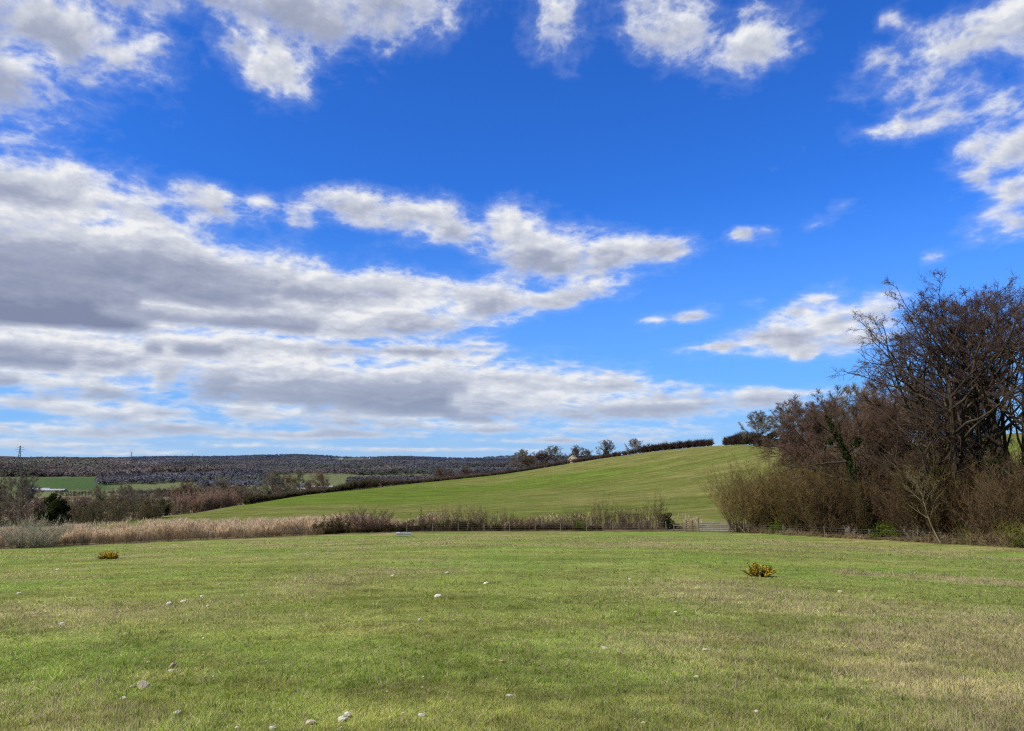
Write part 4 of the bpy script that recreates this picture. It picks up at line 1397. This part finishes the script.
for i in range(84):
    px = float(g.uniform(-40, 250) if i < 50 else g.uniform(200, 520))
    r = float(g.uniform(300, 560) if i % 2 else g.uniform(560, 900))
    r = max(r, crest_r(px) + 70)
    small[int(g.integers(0, 3))].put(px, r, 'small bare tree among the hedges and rough land of the valley floor', 'tree', group='scattered bare trees of the valley floor',
                                     rz=float(g.uniform(0, 6.28)), s=float(g.uniform(.55, .95)))

# --- woods on the ridges (far-off masses)
WOOD = plant_mat('hazed_woodland', trans=0.5, scale=.006, amp=.55, up=.92, tint=(1.35, 1.4, 1.5))  # bluish tint: aerial haze is painted into this and the woods' colours


def wood(name, label, n, rfun, pxr, size, c0, c1, seed, keep=None, tri=16):
    g = np.random.default_rng(seed)
    px = g.uniform(*pxr, n)
    th = theta(px)
    r = rfun(g, n)
    x, y = r * np.sin(th), r * np.cos(th)
    if keep is not None:
        k = keep(px, r, x, y, g)
        px, r, x, y = px[k], r[k], x[k], y[k]
    n = len(x)
    z = ground(x, y)
    hh = size * g.uniform(.8, 1.1, n) * (.75 + .5 * fbm(x, y, 90, 2, seed + 5))
    cen = np.stack([x, y, z + hh * .5], 1)
    u = unit(g.normal(size=(n, tri, 3))) * g.random((n, tri, 1)) ** .4
    u[..., 2] = np.abs(u[..., 2]) * 1.3 - .6
    p = cen[:, None] + u * (hh * .5)[:, None, None] * np.array([1.15, 1.15, 1.0])
    s = np.repeat(hh * .15, tri)
    V, F = flecks(p.reshape(-1, 3), s, g)
    t = g.random(n) * .6 + .4 * fbm(x, y, 150, 3, seed)
    c = lerp(c0, c1, t) * lerp([1.12, 1.04, .90], [.85, .92, 1.02], sstep(.35, .65, fbm(x, y, 260, 2, seed + 3)))
    c = lerp(c, np.array([.10, .115, .085]), .6 * sstep(.62, .68, fbm(x, y, 120, 2, seed + 8)))
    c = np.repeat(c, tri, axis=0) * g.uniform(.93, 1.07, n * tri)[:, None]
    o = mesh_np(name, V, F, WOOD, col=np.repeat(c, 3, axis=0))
    tag(o, label, 'woodland', kind='stuff')


uni = lambda a, b: (lambda g, n: np.sqrt(g.uniform(a * a, b * b, n)))
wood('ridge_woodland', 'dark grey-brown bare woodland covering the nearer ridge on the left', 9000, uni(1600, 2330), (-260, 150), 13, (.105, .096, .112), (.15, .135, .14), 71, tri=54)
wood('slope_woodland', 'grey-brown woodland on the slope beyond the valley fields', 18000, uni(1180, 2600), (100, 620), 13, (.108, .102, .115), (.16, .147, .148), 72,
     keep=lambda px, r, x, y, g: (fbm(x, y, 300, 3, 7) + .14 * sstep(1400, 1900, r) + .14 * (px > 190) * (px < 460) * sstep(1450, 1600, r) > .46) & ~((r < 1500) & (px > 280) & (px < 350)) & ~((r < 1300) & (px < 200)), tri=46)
wood('far_ridge_woodland', 'haze-tinted blue-grey woodland on the farthest ridge along the horizon', 16000, uni(2600, 4650), (60, 1100), 12, (.062, .080, .145), (.10, .118, .18), 73,
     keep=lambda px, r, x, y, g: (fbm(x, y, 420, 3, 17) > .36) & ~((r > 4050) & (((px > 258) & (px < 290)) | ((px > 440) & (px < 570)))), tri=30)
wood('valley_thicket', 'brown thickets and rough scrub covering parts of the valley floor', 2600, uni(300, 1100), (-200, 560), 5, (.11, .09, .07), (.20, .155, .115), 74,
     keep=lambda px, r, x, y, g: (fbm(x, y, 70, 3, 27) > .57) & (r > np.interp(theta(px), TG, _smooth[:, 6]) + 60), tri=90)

# ------------------------------------------------------------------ man-made things
def bm_obj(name, bm, mat, parent=None, smooth=False):
    me = bpy.data.meshes.new(name)
    bm.to_mesh(me)
    bm.free()
    if smooth:
        for p in me.polygons:
            p.use_smooth = True
    me.materials.append(mat)
    o = bpy.data.objects.new(name, me)
    C.objects.link(o)
    if parent is not None:
        o.parent = parent
    return o


import bmesh
from mathutils import Matrix


def bar(bm, a, b, w, d=None):
    """a squared bar from a to b"""
    a, b = Vector(a), Vector(b)
    d = d or w
    v = b - a
    q = v.to_track_quat('Z', 'Y').to_matrix().to_4x4()
    m = Matrix.Translation((a + b) / 2) @ q @ Matrix.Diagonal((w, d, v.length, 1))
    bmesh.ops.create_cube(bm, size=1, matrix=m)


def rod(bm, a, b, r, seg=8):
    a, b = Vector(a), Vector(b)
    v = b - a
    m = Matrix.Translation((a + b) / 2) @ v.to_track_quat('Z', 'Y').to_matrix().to_4x4()
    bmesh.ops.create_cone(bm, segments=seg, radius1=r, radius2=r, depth=v.length, cap_ends=True, matrix=m)


WOODM = flat_mat('weathered_timber', (.11, .092, .07), (.21, .18, .135), 6, .9, bump=.3)
DWOOD = flat_mat('dark_timber', (.06, .045, .035), (.13, .10, .075), 6, .9, bump=.3)
GATEM = flat_mat('dull_galvanised_steel', (.20, .215, .22), (.32, .34, .34), 3, .6, .2)
GALV = flat_mat('galvanised_steel', (.48, .52, .54), (.66, .70, .71), 3, .5, .15)
WIRE = flat_mat('fence_wire', (.16, .15, .14), (.28, .27, .26), 5, .6, .5)


def fence(pxs, dr, label, step=3.2, h=1.15, mat=None, phase=0.0):
    """post-and-wire fence following the field edge"""
    px, pts = pxs[0], []
    th0, th1 = float(theta(pxs[0])), float(theta(pxs[1]))
    th = th0
    while th < th1:
        r = float(np.interp(th, TG, _smooth[:, 0])) + dr
        x, y = r * math.sin(th), r * math.cos(th)
        pts.append((x, y, float(ground(x, y))))
        th += step / r
    o = pts[0]
    root = empty('wire_fence', o)
    rg = random.Random(int(pxs[0]))
    pts = [(p[0] - o[0], p[1] - o[1], p[2] - o[2]) for p in pts]
    tops = []
    for p in pts:
        bm = bmesh.new()
        lx, ly = rg.uniform(-.05, .05), rg.uniform(-.04, .04)
        hh = h * rg.uniform(.92, 1.1)
        rod(bm, (p[0], p[1], p[2] - .3), (p[0] + lx, p[1] + ly, p[2] + hh), .048, 7)
        bm_obj('post', bm, mat or WOODM, root)
    bm = bmesh.new()
    for hz in (.25, .5, .75, 1.0):
        for a, b in zip(pts[:-1], pts[1:]):
            a2, b2 = (a[0], a[1] - .06, a[2] + hz * h * .93), (b[0], b[1] - .06, b[2] + hz * h * .93)
            rod(bm, a2, b2, .006, 4)
    bm_obj('wire', bm, WIRE, root)
    tag(root, label, 'fence')


fence((408, 672), 1.6, 'post-and-wire fence with pale posts in front of the field hedge')
fence((741, 1110), 1.5, 'post-and-wire fence along the foot of the wood', step=4.2, h=1.0)
fence((-60, 330), 1.2, 'old post-and-wire fence almost lost in the rough growth on the left', step=4.0, h=.95, mat=DWOOD)


def frame_at(px0, px1, dr):
    """an empty between two picture columns on the field edge, its x axis along the boundary"""
    a = np.array(spot(px0, edge_r(px0) + dr))
    b = np.array(spot(px1, edge_r(px1) + dr))
    return a, b, math.atan2(b[1] - a[1], b[0] - a[0]), float(np.hypot(*(b - a)[:2]))


def gate():
    a, b, rz, L = frame_at(696, 727, 1.6)
    root = empty('field_gate', tuple(a), rz)
    dz = float(b[2] - a[2])
    bm = bmesh.new()
    for i, z in enumerate((.18, .38, .58, .82, 1.12)):
        rod(bm, (.12, 0, z), (L - .12, 0, z + dz), .024 if i in (0, 4) else .018)
    bm_obj('rails', bm, GATEM, root)
    bm = bmesh.new()
    for x in (.12, L * .27, L * .5, L * .73, L - .12):
        rod(bm, (x, -.02, .16 + dz * x / L), (x, -.02, 1.13 + dz * x / L), .024)
    rod(bm, (.12, -.03, .2), (L * .5, -.03, 1.1 + dz * .5), .014)
    bm_obj('frame', bm, GATEM, root)
    bm = bmesh.new()
    bar(bm, (L - .16, -.05, .92 + dz), (L + .03, -.05, .92 + dz), .03, .05)
    bm_obj('latch', bm, GATEM, root)
    tag(root, 'galvanised tubular field gate between timber posts, left of the willow scrub', 'gate')
    for k, (x, h, w) in enumerate(((0, 1.55, .2), (L, 1.35, .18))):
        bm = bmesh.new()
        bar(bm, (0, 0, -.3), (0, 0, h), w)
        bmesh.ops.bevel(bm, geom=bm.edges[:], offset=.015, segments=1)
        o = bm_obj('gate_post', bm, WOODM if k == 0 else DWOOD)
        p = Vector((x * math.cos(rz), x * math.sin(rz), dz * x / L)) + Vector(a)
        o.location = p
        o.rotation_euler = (0, 0, rz)
        tag(o, ('thick pale timber post on the left of the field gate', 'dark timber post on the right of the field gate')[k], 'post')


gate()


def timber_panel(px0, px1, dr, label, rails, h, brace=None):
    a, b, rz, L = frame_at(px0, px1, dr)
    root = empty('timber_fence', tuple(a), rz)
    for x in (0, L):
        bm = bmesh.new()
        bar(bm, (x, 0, -.3), (x, 0, h), .13)
        bm_obj('post', bm, DWOOD, root)
    for i in range(rails):
        z = .2 + (h - .32) * i / max(1, rails - 1)
        bm = bmesh.new()
        bar(bm, (-.05, -.09, z), (L + .05, -.09, z), .04, .11)
        bm_obj('rail', bm, WOODM, root)
    if brace:
        bm = bmesh.new()
        bar(bm, (L + .05, -.1, h * .95), (L + brace, -.1, .02), .09)
        bm_obj('brace', bm, WOODM, root)
    tag(root, label, 'fence')


timber_panel(684.5, 690.5, 1.7, 'short timber panel of five rails on the left of the gate', 5, 1.35)
timber_panel(728.5, 733.5, 1.5, 'short timber panel with a slanting brace on the right of the gate', 4, 1.15, 1.1)
timber_panel(672, 684, 2.4, 'low timber rails between the hedge end and the gate panel', 2, .8)


def trough():
    x, y, z = hit(403.5, 536.5)
    root = empty('water_trough', (x, y, z), .06)
    L, Wd, Hh, t = 1.65, .6, .38, .025
    bm = bmesh.new()
    prof = [(-Wd / 2 * .78, .06), (-Wd / 2, Hh), (-Wd / 2 + t, Hh), (-Wd / 2 * .78 + t, .06 + t), (Wd / 2 * .78 - t, .06 + t), (Wd / 2 - t, Hh), (Wd / 2, Hh), (Wd / 2 * .78, .06)]
    va = [bm.verts.new((-L / 2, p[0], p[1])) for p in prof]
    vb = [bm.verts.new((L / 2, p[0], p[1])) for p in prof]
    n = len(prof)
    for i in range(n):
        j = (i + 1) % n
        bm.faces.new((va[i], va[j], vb[j], vb[i]))
    for s in (-1, 1):
        xx = s * L / 2
        q = [bm.verts.new((xx + s * .003, p[0], p[1])) for p in (prof[0], prof[1], prof[6], prof[7])]
        bm.faces.new(q)
    bmesh.ops.recalc_face_normals(bm, faces=bm.faces[:])
    bm_obj('basin', bm, GALV, root)
    bm = bmesh.new()
    for s in (-1, 1):
        bar(bm, (-L / 2 - .02, s * Wd / 2, Hh), (L / 2 + .02, s * Wd / 2, Hh), .045)
        bar(bm, (s * (L / 2 + .0), -Wd / 2 + .03, Hh), (s * (L / 2 + .0), Wd / 2 - .03, Hh), .045)
    bm_obj('rim', bm, GALV, root)
    for s in (-1, 1):
        bm = bmesh.new()
        bar(bm, (s * L * .36, -Wd * .36, .03), (s * L * .36, Wd * .36, .03), .07)
        bm_obj('foot', bm, GALV, root)
    bm = bmesh.new()
    bar(bm, (-L / 2 - .01, 0, Hh + .03), (-L / 2 + .42, 0, Hh + .03), Wd * .97, .035) if False else bmesh.ops.create_cube(
        bm, size=1, matrix=Matrix.Translation((-L / 2 + .2, 0, Hh + .04)) @ Matrix.Diagonal((.42, Wd, .035, 1)))
    bm_obj('lid', bm, GALV, root)
    bm = bmesh.new()
    bmesh.ops.create_cube(bm, size=1, matrix=Matrix.Translation((0, 0, Hh - .07)) @ Matrix.Diagonal((L - .06, Wd - .08, .01, 1)))
    m, nn = material('trough_water')
    b = nn.node('ShaderNodeBsdfPrincipled')
    b.inputs['Base Color'].default_value = (.30, .38, .42, 1)
    b.inputs['Roughness'].default_value = .08
    o = nn.node('ShaderNodeOutputMaterial')
    nn.l.new(b.outputs[0], o.inputs[0])
    bm_obj('water', bm, m, root)
    tag(root, 'pale galvanised water trough on the grass before the field hedge', 'water trough')


trough()

# ------------------------------------------------------------------ gorse in the near field
FLOWER = plant_mat('gorse_flowers', trans=.2, scale=4, amp=.2, up=.3)


def gorse(px, row, w, h, label, seed, fl, lean):
    g = np.random.default_rng(seed)
    x, y, z = hit(px, row)
    root = empty('gorse_bush', (x, y, z))
    n = 95
    a = g.uniform(0, 2 * PI, n)
    rr = g.random(n) ** .6
    d = unit(np.stack([np.cos(a) * rr * w / h * .55 + lean, np.sin(a) * rr * .8, np.ones(n) * .9], 1) + g.normal(size=(n, 3)) * .28)
    L = h * g.uniform(.4, 1.05, n) * (.75 + .5 * fbm(np.cos(a) * 2 + 5, np.sin(a) * 2 + rr, .8, 2, seed))
    base = np.stack([np.cos(a) * .22 * w * g.random(n), np.sin(a) * .16 * w * g.random(n), np.full(n, -.03)], 1)
    P = curve_stems(g, base, d, L, .02, 4)
    segs = np.concatenate([np.concatenate([P[:, i], P[:, i + 1], np.full((n, 1), .011 - .002 * i), np.full((n, 1), .009 - .002 * i)], 1) for i in range(4)])
    v, f = tubes(segs, 4)
    mesh_np('stems', v, f, BARK, root, np.tile([.10, .065, .04], (len(v), 1)))
    m = 9000
    i = g.integers(0, n, m)
    t = g.random(m) ** .6 * 3.98
    k = t.astype(int)
    p = P[i, k] + (P[i, k + 1] - P[i, k]) * (t - k)[:, None]
    dd = unit(unit(P[i, k + 1] - P[i, k]) * .6 + g.normal(size=(m, 3)) * .7)
    v, f = spikes(p, dd, g.uniform(.03, .085, m), np.full(m, .007), g)
    mesh_np('foliage', v, f, LEAF, root, np.repeat(lerp([.05, .06, .018], [.16, .17, .05], g.random(m)), 3, axis=0))
    m = fl
    pick = g.choice(n, max(6, n * 2 // 5), replace=False)
    i = pick[g.integers(0, len(pick), m)]
    t = 1.6 + g.random(m) ** .8 * 2.38
    k = np.minimum(t.astype(int), 3)
    p = P[i, k] + (P[i, k + 1] - P[i, k]) * (t - k)[:, None] + g.normal(size=(m, 3)) * .03
    v, f = flecks(p, g.uniform(.012, .024, m), g)
    mesh_np('flowers', v, f, FLOWER, root, np.repeat(lerp([.62, .36, .02], [.85, .60, .04], g.random(m)), 3, axis=0))
    tag(root, label, 'gorse')


gorse(759, 576.5, .95, .46, 'small gorse bush full of golden flowers on the right of the near field', 401, 1900, .18)
gorse(108, 559, 1.3, .42, 'low straggly gorse bush with few yellow flowers near the left boundary', 402, 2400, .0)

# ------------------------------------------------------------------ stones
PYLONM = flat_mat('pylon_steel', (.16, .17, .19), (.22, .23, .26), 1, .7, .2)
STONE = [flat_mat('limestone', (.50, .43, .32), (.72, .63, .49), 22, .95, bump=.5), flat_mat('chalky_stone', (.62, .59, .52), (.84, .81, .74), 22, .95, bump=.4),
         flat_mat('pinkish_stone', (.40, .28, .20), (.56, .42, .31), 22, .95, bump=.5)]


def stone_mesh(seed, mat, flat=.5):
    rg = random.Random(seed)
    bm = bmesh.new()
    pts = []
    for i in range(15):
        u = Vector((rg.gauss(0, 1), rg.gauss(0, 1), rg.gauss(0, 1))).normalized()
        pts.append(Vector((u.x * rg.uniform(.38, .5), u.y * rg.uniform(.26, .4), u.z * flat * rg.uniform(.35, .5))))
    for p in pts:
        bm.verts.new(p)
    bmesh.ops.convex_hull(bm, input=bm.verts[:])
    loose = [v for v in bm.verts if not v.link_faces]
    bmesh.ops.delete(bm, geom=loose, context='VERTS')
    bmesh.ops.bevel(bm, geom=bm.edges[:], offset=.03, segments=1, affect='EDGES')
    bmesh.ops.triangulate(bm, faces=bm.faces[:])
    bmesh.ops.subdivide_edges(bm, edges=bm.edges[:], cuts=1, use_grid_fill=True)
    for v in bm.verts:
        v.co += v.co.normalized() * rg.uniform(-.022, .022)
    me = bpy.data.meshes.new('stone')
    bm.to_mesh(me)
    bm.free()
    me.materials.append(STONE[mat])
    return me


# column, row of its foot, width in picture px, height ratio, material, turn, label
SL = [
    (142, 689, 15, .62, 0, .2, 'large buff stone with one high end, lower left of the field'),
    (133, 688, 8, .5, 0, 1.0, 'small buff stone touching the left side of the large buff one'),
    (173, 668, 9, .7, 2, .6, 'pinkish stone with a raised right side above the large buff one'),
    (170, 672, 7, .4, 1, .1, 'flat white stone just below the raised pinkish stone'),
    (123, 700, 7, .55, 1, .0, 'small bright white stone below the large buff one'),
    (177, 715, 12, .35, 1, .1, 'flat pale stone tapering to the right near the bottom edge'),
    (148, 663, 6, .3, 1, .3, 'thin white chip lying above the large buff stone'),
    (311, 725, 12, .6, 0, .4, 'buff lumpy stone at the bottom edge, left of the white pair'),
    (343, 722, 13, .5, 1, -.2, 'white stone at the bottom edge, lower of the stacked pair'),
    (346, 716, 9, .5, 1, .1, 'white stone at the bottom edge, upper of the stacked pair'),
    (350, 718, 6, .6, 2, .8, 'reddish stone wedged against the white pair'),
    (422, 717, 11, .35, 1, .1, 'flat pale stone right of the white pair'),
    (402, 715, 5, .5, 1, .6, 'tiny pale stone left of the flat one near the bottom edge'),
    (237, 729, 5, .5, 1, .6, 'tiny white stone touching the bottom edge at the left'),
    (273, 730, 10, .4, 1, .2, 'pale stone cut by the bottom edge'),
    (341, 729, 4, .6, 1, .6, 'tiny white chip under the white pair'),
    (438, 597.5, 9, .5, 1, .1, 'white stone alone in the middle of the near field'),
    (420, 621, 5, .7, 1, .2, 'small white stone below the lone white one'),
    (428, 637, 6, .5, 2, .2, 'small pinkish stone in the middle of the near field'),
    (486, 584, 6, .45, 1, .1, 'small white stone right of the lone white one, higher up'),
    (447, 573.5, 5, .4, 1, .1, 'white chip up the field, above the lone white stone'),
    (61, 625.5, 6, .6, 1, .3, 'small white stone on the far left of the field'),
    (169, 604.5, 6, .5, 1, .3, 'white stone, left one of the pair on the left of the field'),
    (184, 602.5, 8, .4, 1, .0, 'white stone, right one of the pair on the left of the field'),
    (201, 597.5, 4, .7, 1, .0, 'small upright white stone right of the white pair'),
    (208, 606.5, 4, .5, 1, .6, 'tiny white stone below the small upright one'),
    (220, 585, 4, .5, 1, .6, 'tiny pale stone high up on the left of the field'),
    (57, 570.5, 5, .4, 1, .3, 'white chip near the left boundary, higher one'),
    (19, 594, 4, .5, 1, .3, 'tiny white stone by the left edge'),
    (630, 580, 5, .4, 1, .1, 'tiny pale stone in the middle distance left of the flowering gorse'),
    (840, 592.5, 6, .5, 0, .1, 'small buff stone right of the flowering gorse'),
    (706, 651, 10, .35, 0, .2, 'flat buff stone in the right half of the field'),
    (697, 678, 9, .35, 0, .1, 'flat buff stone below the other flat one on the right'),
    (604, 649, 9, .35, 0, -.3, 'flat tan stone in the straw patch right of the middle'),
    (756, 713, 6, .5, 1, .2, 'small pale stone near the bottom on the right'),
    (644, 724, 8, .4, 0, .2, 'flat pale stone near the bottom right of the middle'),
    (728, 714, 6, .5, 2, .9, 'small reddish stone left of the small pale one at the bottom'),
    (502, 663, 8, .4, 2, .1, 'flat pinkish stone right of the middle bottom'),
    (495, 661, 5, .4, 1, .5, 'white chip beside the flat pinkish stone'),
    (508, 697, 10, .3, 1, .1, 'long pale stone at the centre bottom'),
    (393, 576, 4, .4, 1, .2, 'tiny white chip high in the field left of the trough line'),
]
protos = [stone_mesh(500 + i, i % 3) for i in range(9)]
for i, (px, row, wpx, hr, mt, rz, lb) in enumerate(SL):
    x, y, z = hit(px, row)
    dist = math.hypot(x, y)
    w = wpx / FPX * dist
    me = protos[(i % 3) * 3 + mt]
    o = bpy.data.objects.new('stone', me)
    C.objects.link(o)
    o.scale = (w, w * .9, w * hr * 2.2)
    o.rotation_euler = (random.Random(i).uniform(-.15, .15), random.Random(i + 9).uniform(-.2, .2), rz)
    o.location = (x, y, z + w * hr * .26 + .004)
    tag(o, lb, 'stone')
g = np.random.default_rng(5)
for i in range(60):
    px, row = float(g.uniform(10, 1000)) if i % 3 else float(g.uniform(150, 440)), float(560 + 168 * g.random() ** .7)
    x, y, z = hit(px, row)
    w = float(g.uniform(1.8, 3.8)) / FPX * math.hypot(x, y)
    o = bpy.data.objects.new('stone', protos[int(g.integers(0, 9))])
    C.objects.link(o)
    o.scale = (w, w, w)
    o.rotation_euler = (0, 0, float(g.uniform(0, 6)))
    o.location = (x, y, z + w * .18 + .004)
    tag(o, 'tiny pale stone chip lying in the grass of the near field', 'stone', 'tiny stone chips scattered over the field')

# ------------------------------------------------------------------ houses, barns, pylons far off
RENDERW = flat_mat('white_render', (.70, .69, .65), (.80, .78, .73), 2, .9)
CREAM = flat_mat('cream_render', (.62, .57, .44), (.72, .66, .52), 2, .9)
BRICK = flat_mat('brick_wall', (.30, .20, .15), (.40, .27, .20), 4, .9)
SLATE = flat_mat('slate_roof', (.14, .14, .16), (.22, .22, .25), 3, .7)
TILE = flat_mat('clay_tile_roof', (.24, .14, .10), (.34, .20, .15), 3, .8)
PALE = flat_mat('pale_sheet_roof', (.62, .66, .70), (.78, .80, .82), 1.5, .5)
DGLASS = flat_mat('window_glass', (.03, .035, .045), (.06, .07, .08), 2, .15)


def house(px, r, L, Wd, hw, hr, rz, wall, roof, label, name='house', windows=2, chimney=True, cat='house'):
    x, y, z = spot(px, r)
    z0 = min(float(ground(x + dx, y + dy)) for dx in (-L / 2, L / 2) for dy in (-Wd / 2, Wd / 2))
    root = empty(name, (x, y, min(z, z0)), rz)
    bm = bmesh.new()
    pts = [(-Wd / 2, -.5), (Wd / 2, -.5), (Wd / 2, hw), (0, hw + hr), (-Wd / 2, hw)]
    fr = [[bm.verts.new((s * L / 2, p[0], p[1])) for p in pts] for s in (-1, 1)]
    bm.faces.new(fr[0])
    bm.faces.new(fr[1][::-1])
    for i in range(5):
        if i in (2, 3):
            continue
        bm.faces.new((fr[0][i], fr[1][i], fr[1][(i + 1) % 5], fr[0][(i + 1) % 5]))
    bmesh.ops.recalc_face_normals(bm, faces=bm.faces[:])
    bm_obj('wall', bm, wall, root)
    bm = bmesh.new()
    for s in (-1, 1):
        a, b = Vector((0, s * (Wd / 2 + .35), hw - .28)), Vector((0, 0, hw + hr + .06))
        v = [bm.verts.new((xx, p.y, p.z)) for xx, p in ((-L / 2 - .3, a), (L / 2 + .3, a), (L / 2 + .3, b), (-L / 2 - .3, b))]
        bm.faces.new(v)
    bmesh.ops.solidify(bm, geom=bm.faces[:], thickness=.12)
    ro = bm_obj('roof', bm, roof, root)
    if chimney:
        bm = bmesh.new()
        bar(bm, (L * .36, 0, hw + hr * .6), (L * .36, 0, hw + hr + 1.1), .8, .6)
        bm_obj('chimney', bm, BRICK, ro)
    k = max(2, int(L / 3.2))
    for fl in range(windows):
        for i in range(k):
            bm = bmesh.new()
            xx = -L / 2 + L * (i + .5) / k
            bmesh.ops.create_cube(bm, size=1, matrix=Matrix.Translation((xx, -Wd / 2 - .01, 1.4 + 2.6 * fl)) @ Matrix.Diagonal((1.0, .06, 1.2, 1)))
            bm_obj('window', bm, DGLASS, root)
    tag(root, label, cat)


house(572.5, 345, 8, 4.6, 3.6, 2.2, 1.45, CREAM, TILE, 'white house half hidden by the skyline hedge and trees')
house(302.5, 1010, 13, 8, 5.2, 3.0, .1, RENDERW, SLATE, 'white farmhouse beyond the crest hedge in the valley')
house(317, 1030, 44, 9, 3.6, 1.6, .03, BRICK, PALE, 'long low farm building with a pale roof beside the white farmhouse', 'barn', 0, False, 'barn')
house(42, 1130, 26, 12, 3.0, 1.5, .05, PALE, PALE, 'pale-roofed barn beside the bright green field, left one', 'barn', 0, False, 'barn')
house(54, 1110, 34, 11, 2.6, 1.4, .04, SLATE, PALE, 'long pale-roofed barn beside the bright green field, right one', 'barn', 0, False, 'barn')
house(30, 1010, 9, 7, 4.5, 2.4, .4, RENDERW, SLATE, 'small white cottage below the pale barns on the left', 'house', 2, True)
hs = [(158, 3350, .2, 0), (167, 3360, -.2, 1), (175, 3370, .1, 0), (194, 3300, .3, 1), (200, 3320, 0, 0), (243, 3900, .2, 1), (341, 3500, .1, 0), (371, 3600, .4, 1), (378, 3650, 0, 0),
      (397, 2500, .2, 0), (446, 3300, .1, 0), (452, 3320, -.2, 1), (468, 3800, .2, 0), (366, 3400, .1, 1), (206, 3330, .2, 0)]
hl = ['first pale house of the row on the far ridge at the left', 'second house of the row on the far ridge at the left', 'third house of the row on the far ridge at the left',
      'left house of the trio under the blue ridge', 'middle house of the trio under the blue ridge', 'house on the skyline left of the bare hilltop', 'lone pale house on the far ridge right of the white farm',
      'house on the ridge, left of two close together', 'house on the ridge, right of two close together', 'pale house in the small clearing low on the ridge',
      'larger pale house on the ridge above the middle of the far field', 'brick house beside the larger pale one on the ridge', 'pale house near the pale skyline strip', 'brick house on the ridge between two pale ones',
      'right house of the trio under the blue ridge']
for (px, r, rz, k), lb in zip(hs, hl):
    house(px, r, 17 if k == 0 else 14, 9, 6, 3.5, rz, RENDERW if k == 0 else CREAM, SLATE if k == 0 else TILE, lb, 'house', 2, False)


def pylon(px, r, h, label):
    x, y, z = spot(px, r)
    root = empty('electricity_pylon', (x, y, z), .3)
    bm = bmesh.new()
    wb, wt = h * .10, h * .018
    lv = [0, .2, .38, .54, .68, .8, .9, 1.0]
    wd = [wb + (wt - wb) * min(1, t / .75) for t in lv]
    t_ = h * .006
    for (a, wa), (b, w2) in zip(list(zip(lv, wd))[:-1], list(zip(lv, wd))[1:]):
        ca = [(sx * wa, sy * wa, a * h) for sx, sy in ((-1, -1), (1, -1), (1, 1), (-1, 1))]
        cb = [(sx * w2, sy * w2, b * h) for sx, sy in ((-1, -1), (1, -1), (1, 1), (-1, 1))]
        for i in range(4):
            bar(bm, ca[i], cb[i], t_ * 1.5)
            bar(bm, ca[i], cb[(i + 1) % 4], t_)
            bar(bm, ca[(i + 1) % 4], cb[i], t_)
    bm_obj('tower', bm, PYLONM, root)
    for t, w in ((.68, .17), (.8, .22), (.92, .15)):
        bm = bmesh.new()
        for s in (-1, 1):
            bar(bm, (0, 0, t * h + h * .02), (s * w * h, 0, t * h), t_ * 1.3)
            bar(bm, (0, 0, t * h - h * .015), (s * w * h, 0, t * h), t_ * 1.3)
            bar(bm, (s * w * h, 0, t * h), (s * w * h, 0, t * h - h * .035), t_)
        bm_obj('crossarm', bm, PYLONM, root)
    tag(root, label, 'pylon')


pylon(19, 1900, 40, 'electricity pylon standing on the nearer ridge at the far left')
pylon(131, 3300, 40, 'electricity pylon on the far ridge right of the nearer one')
pylon(192, 3150, 30, 'small electricity pylon in front of the blue ridge')
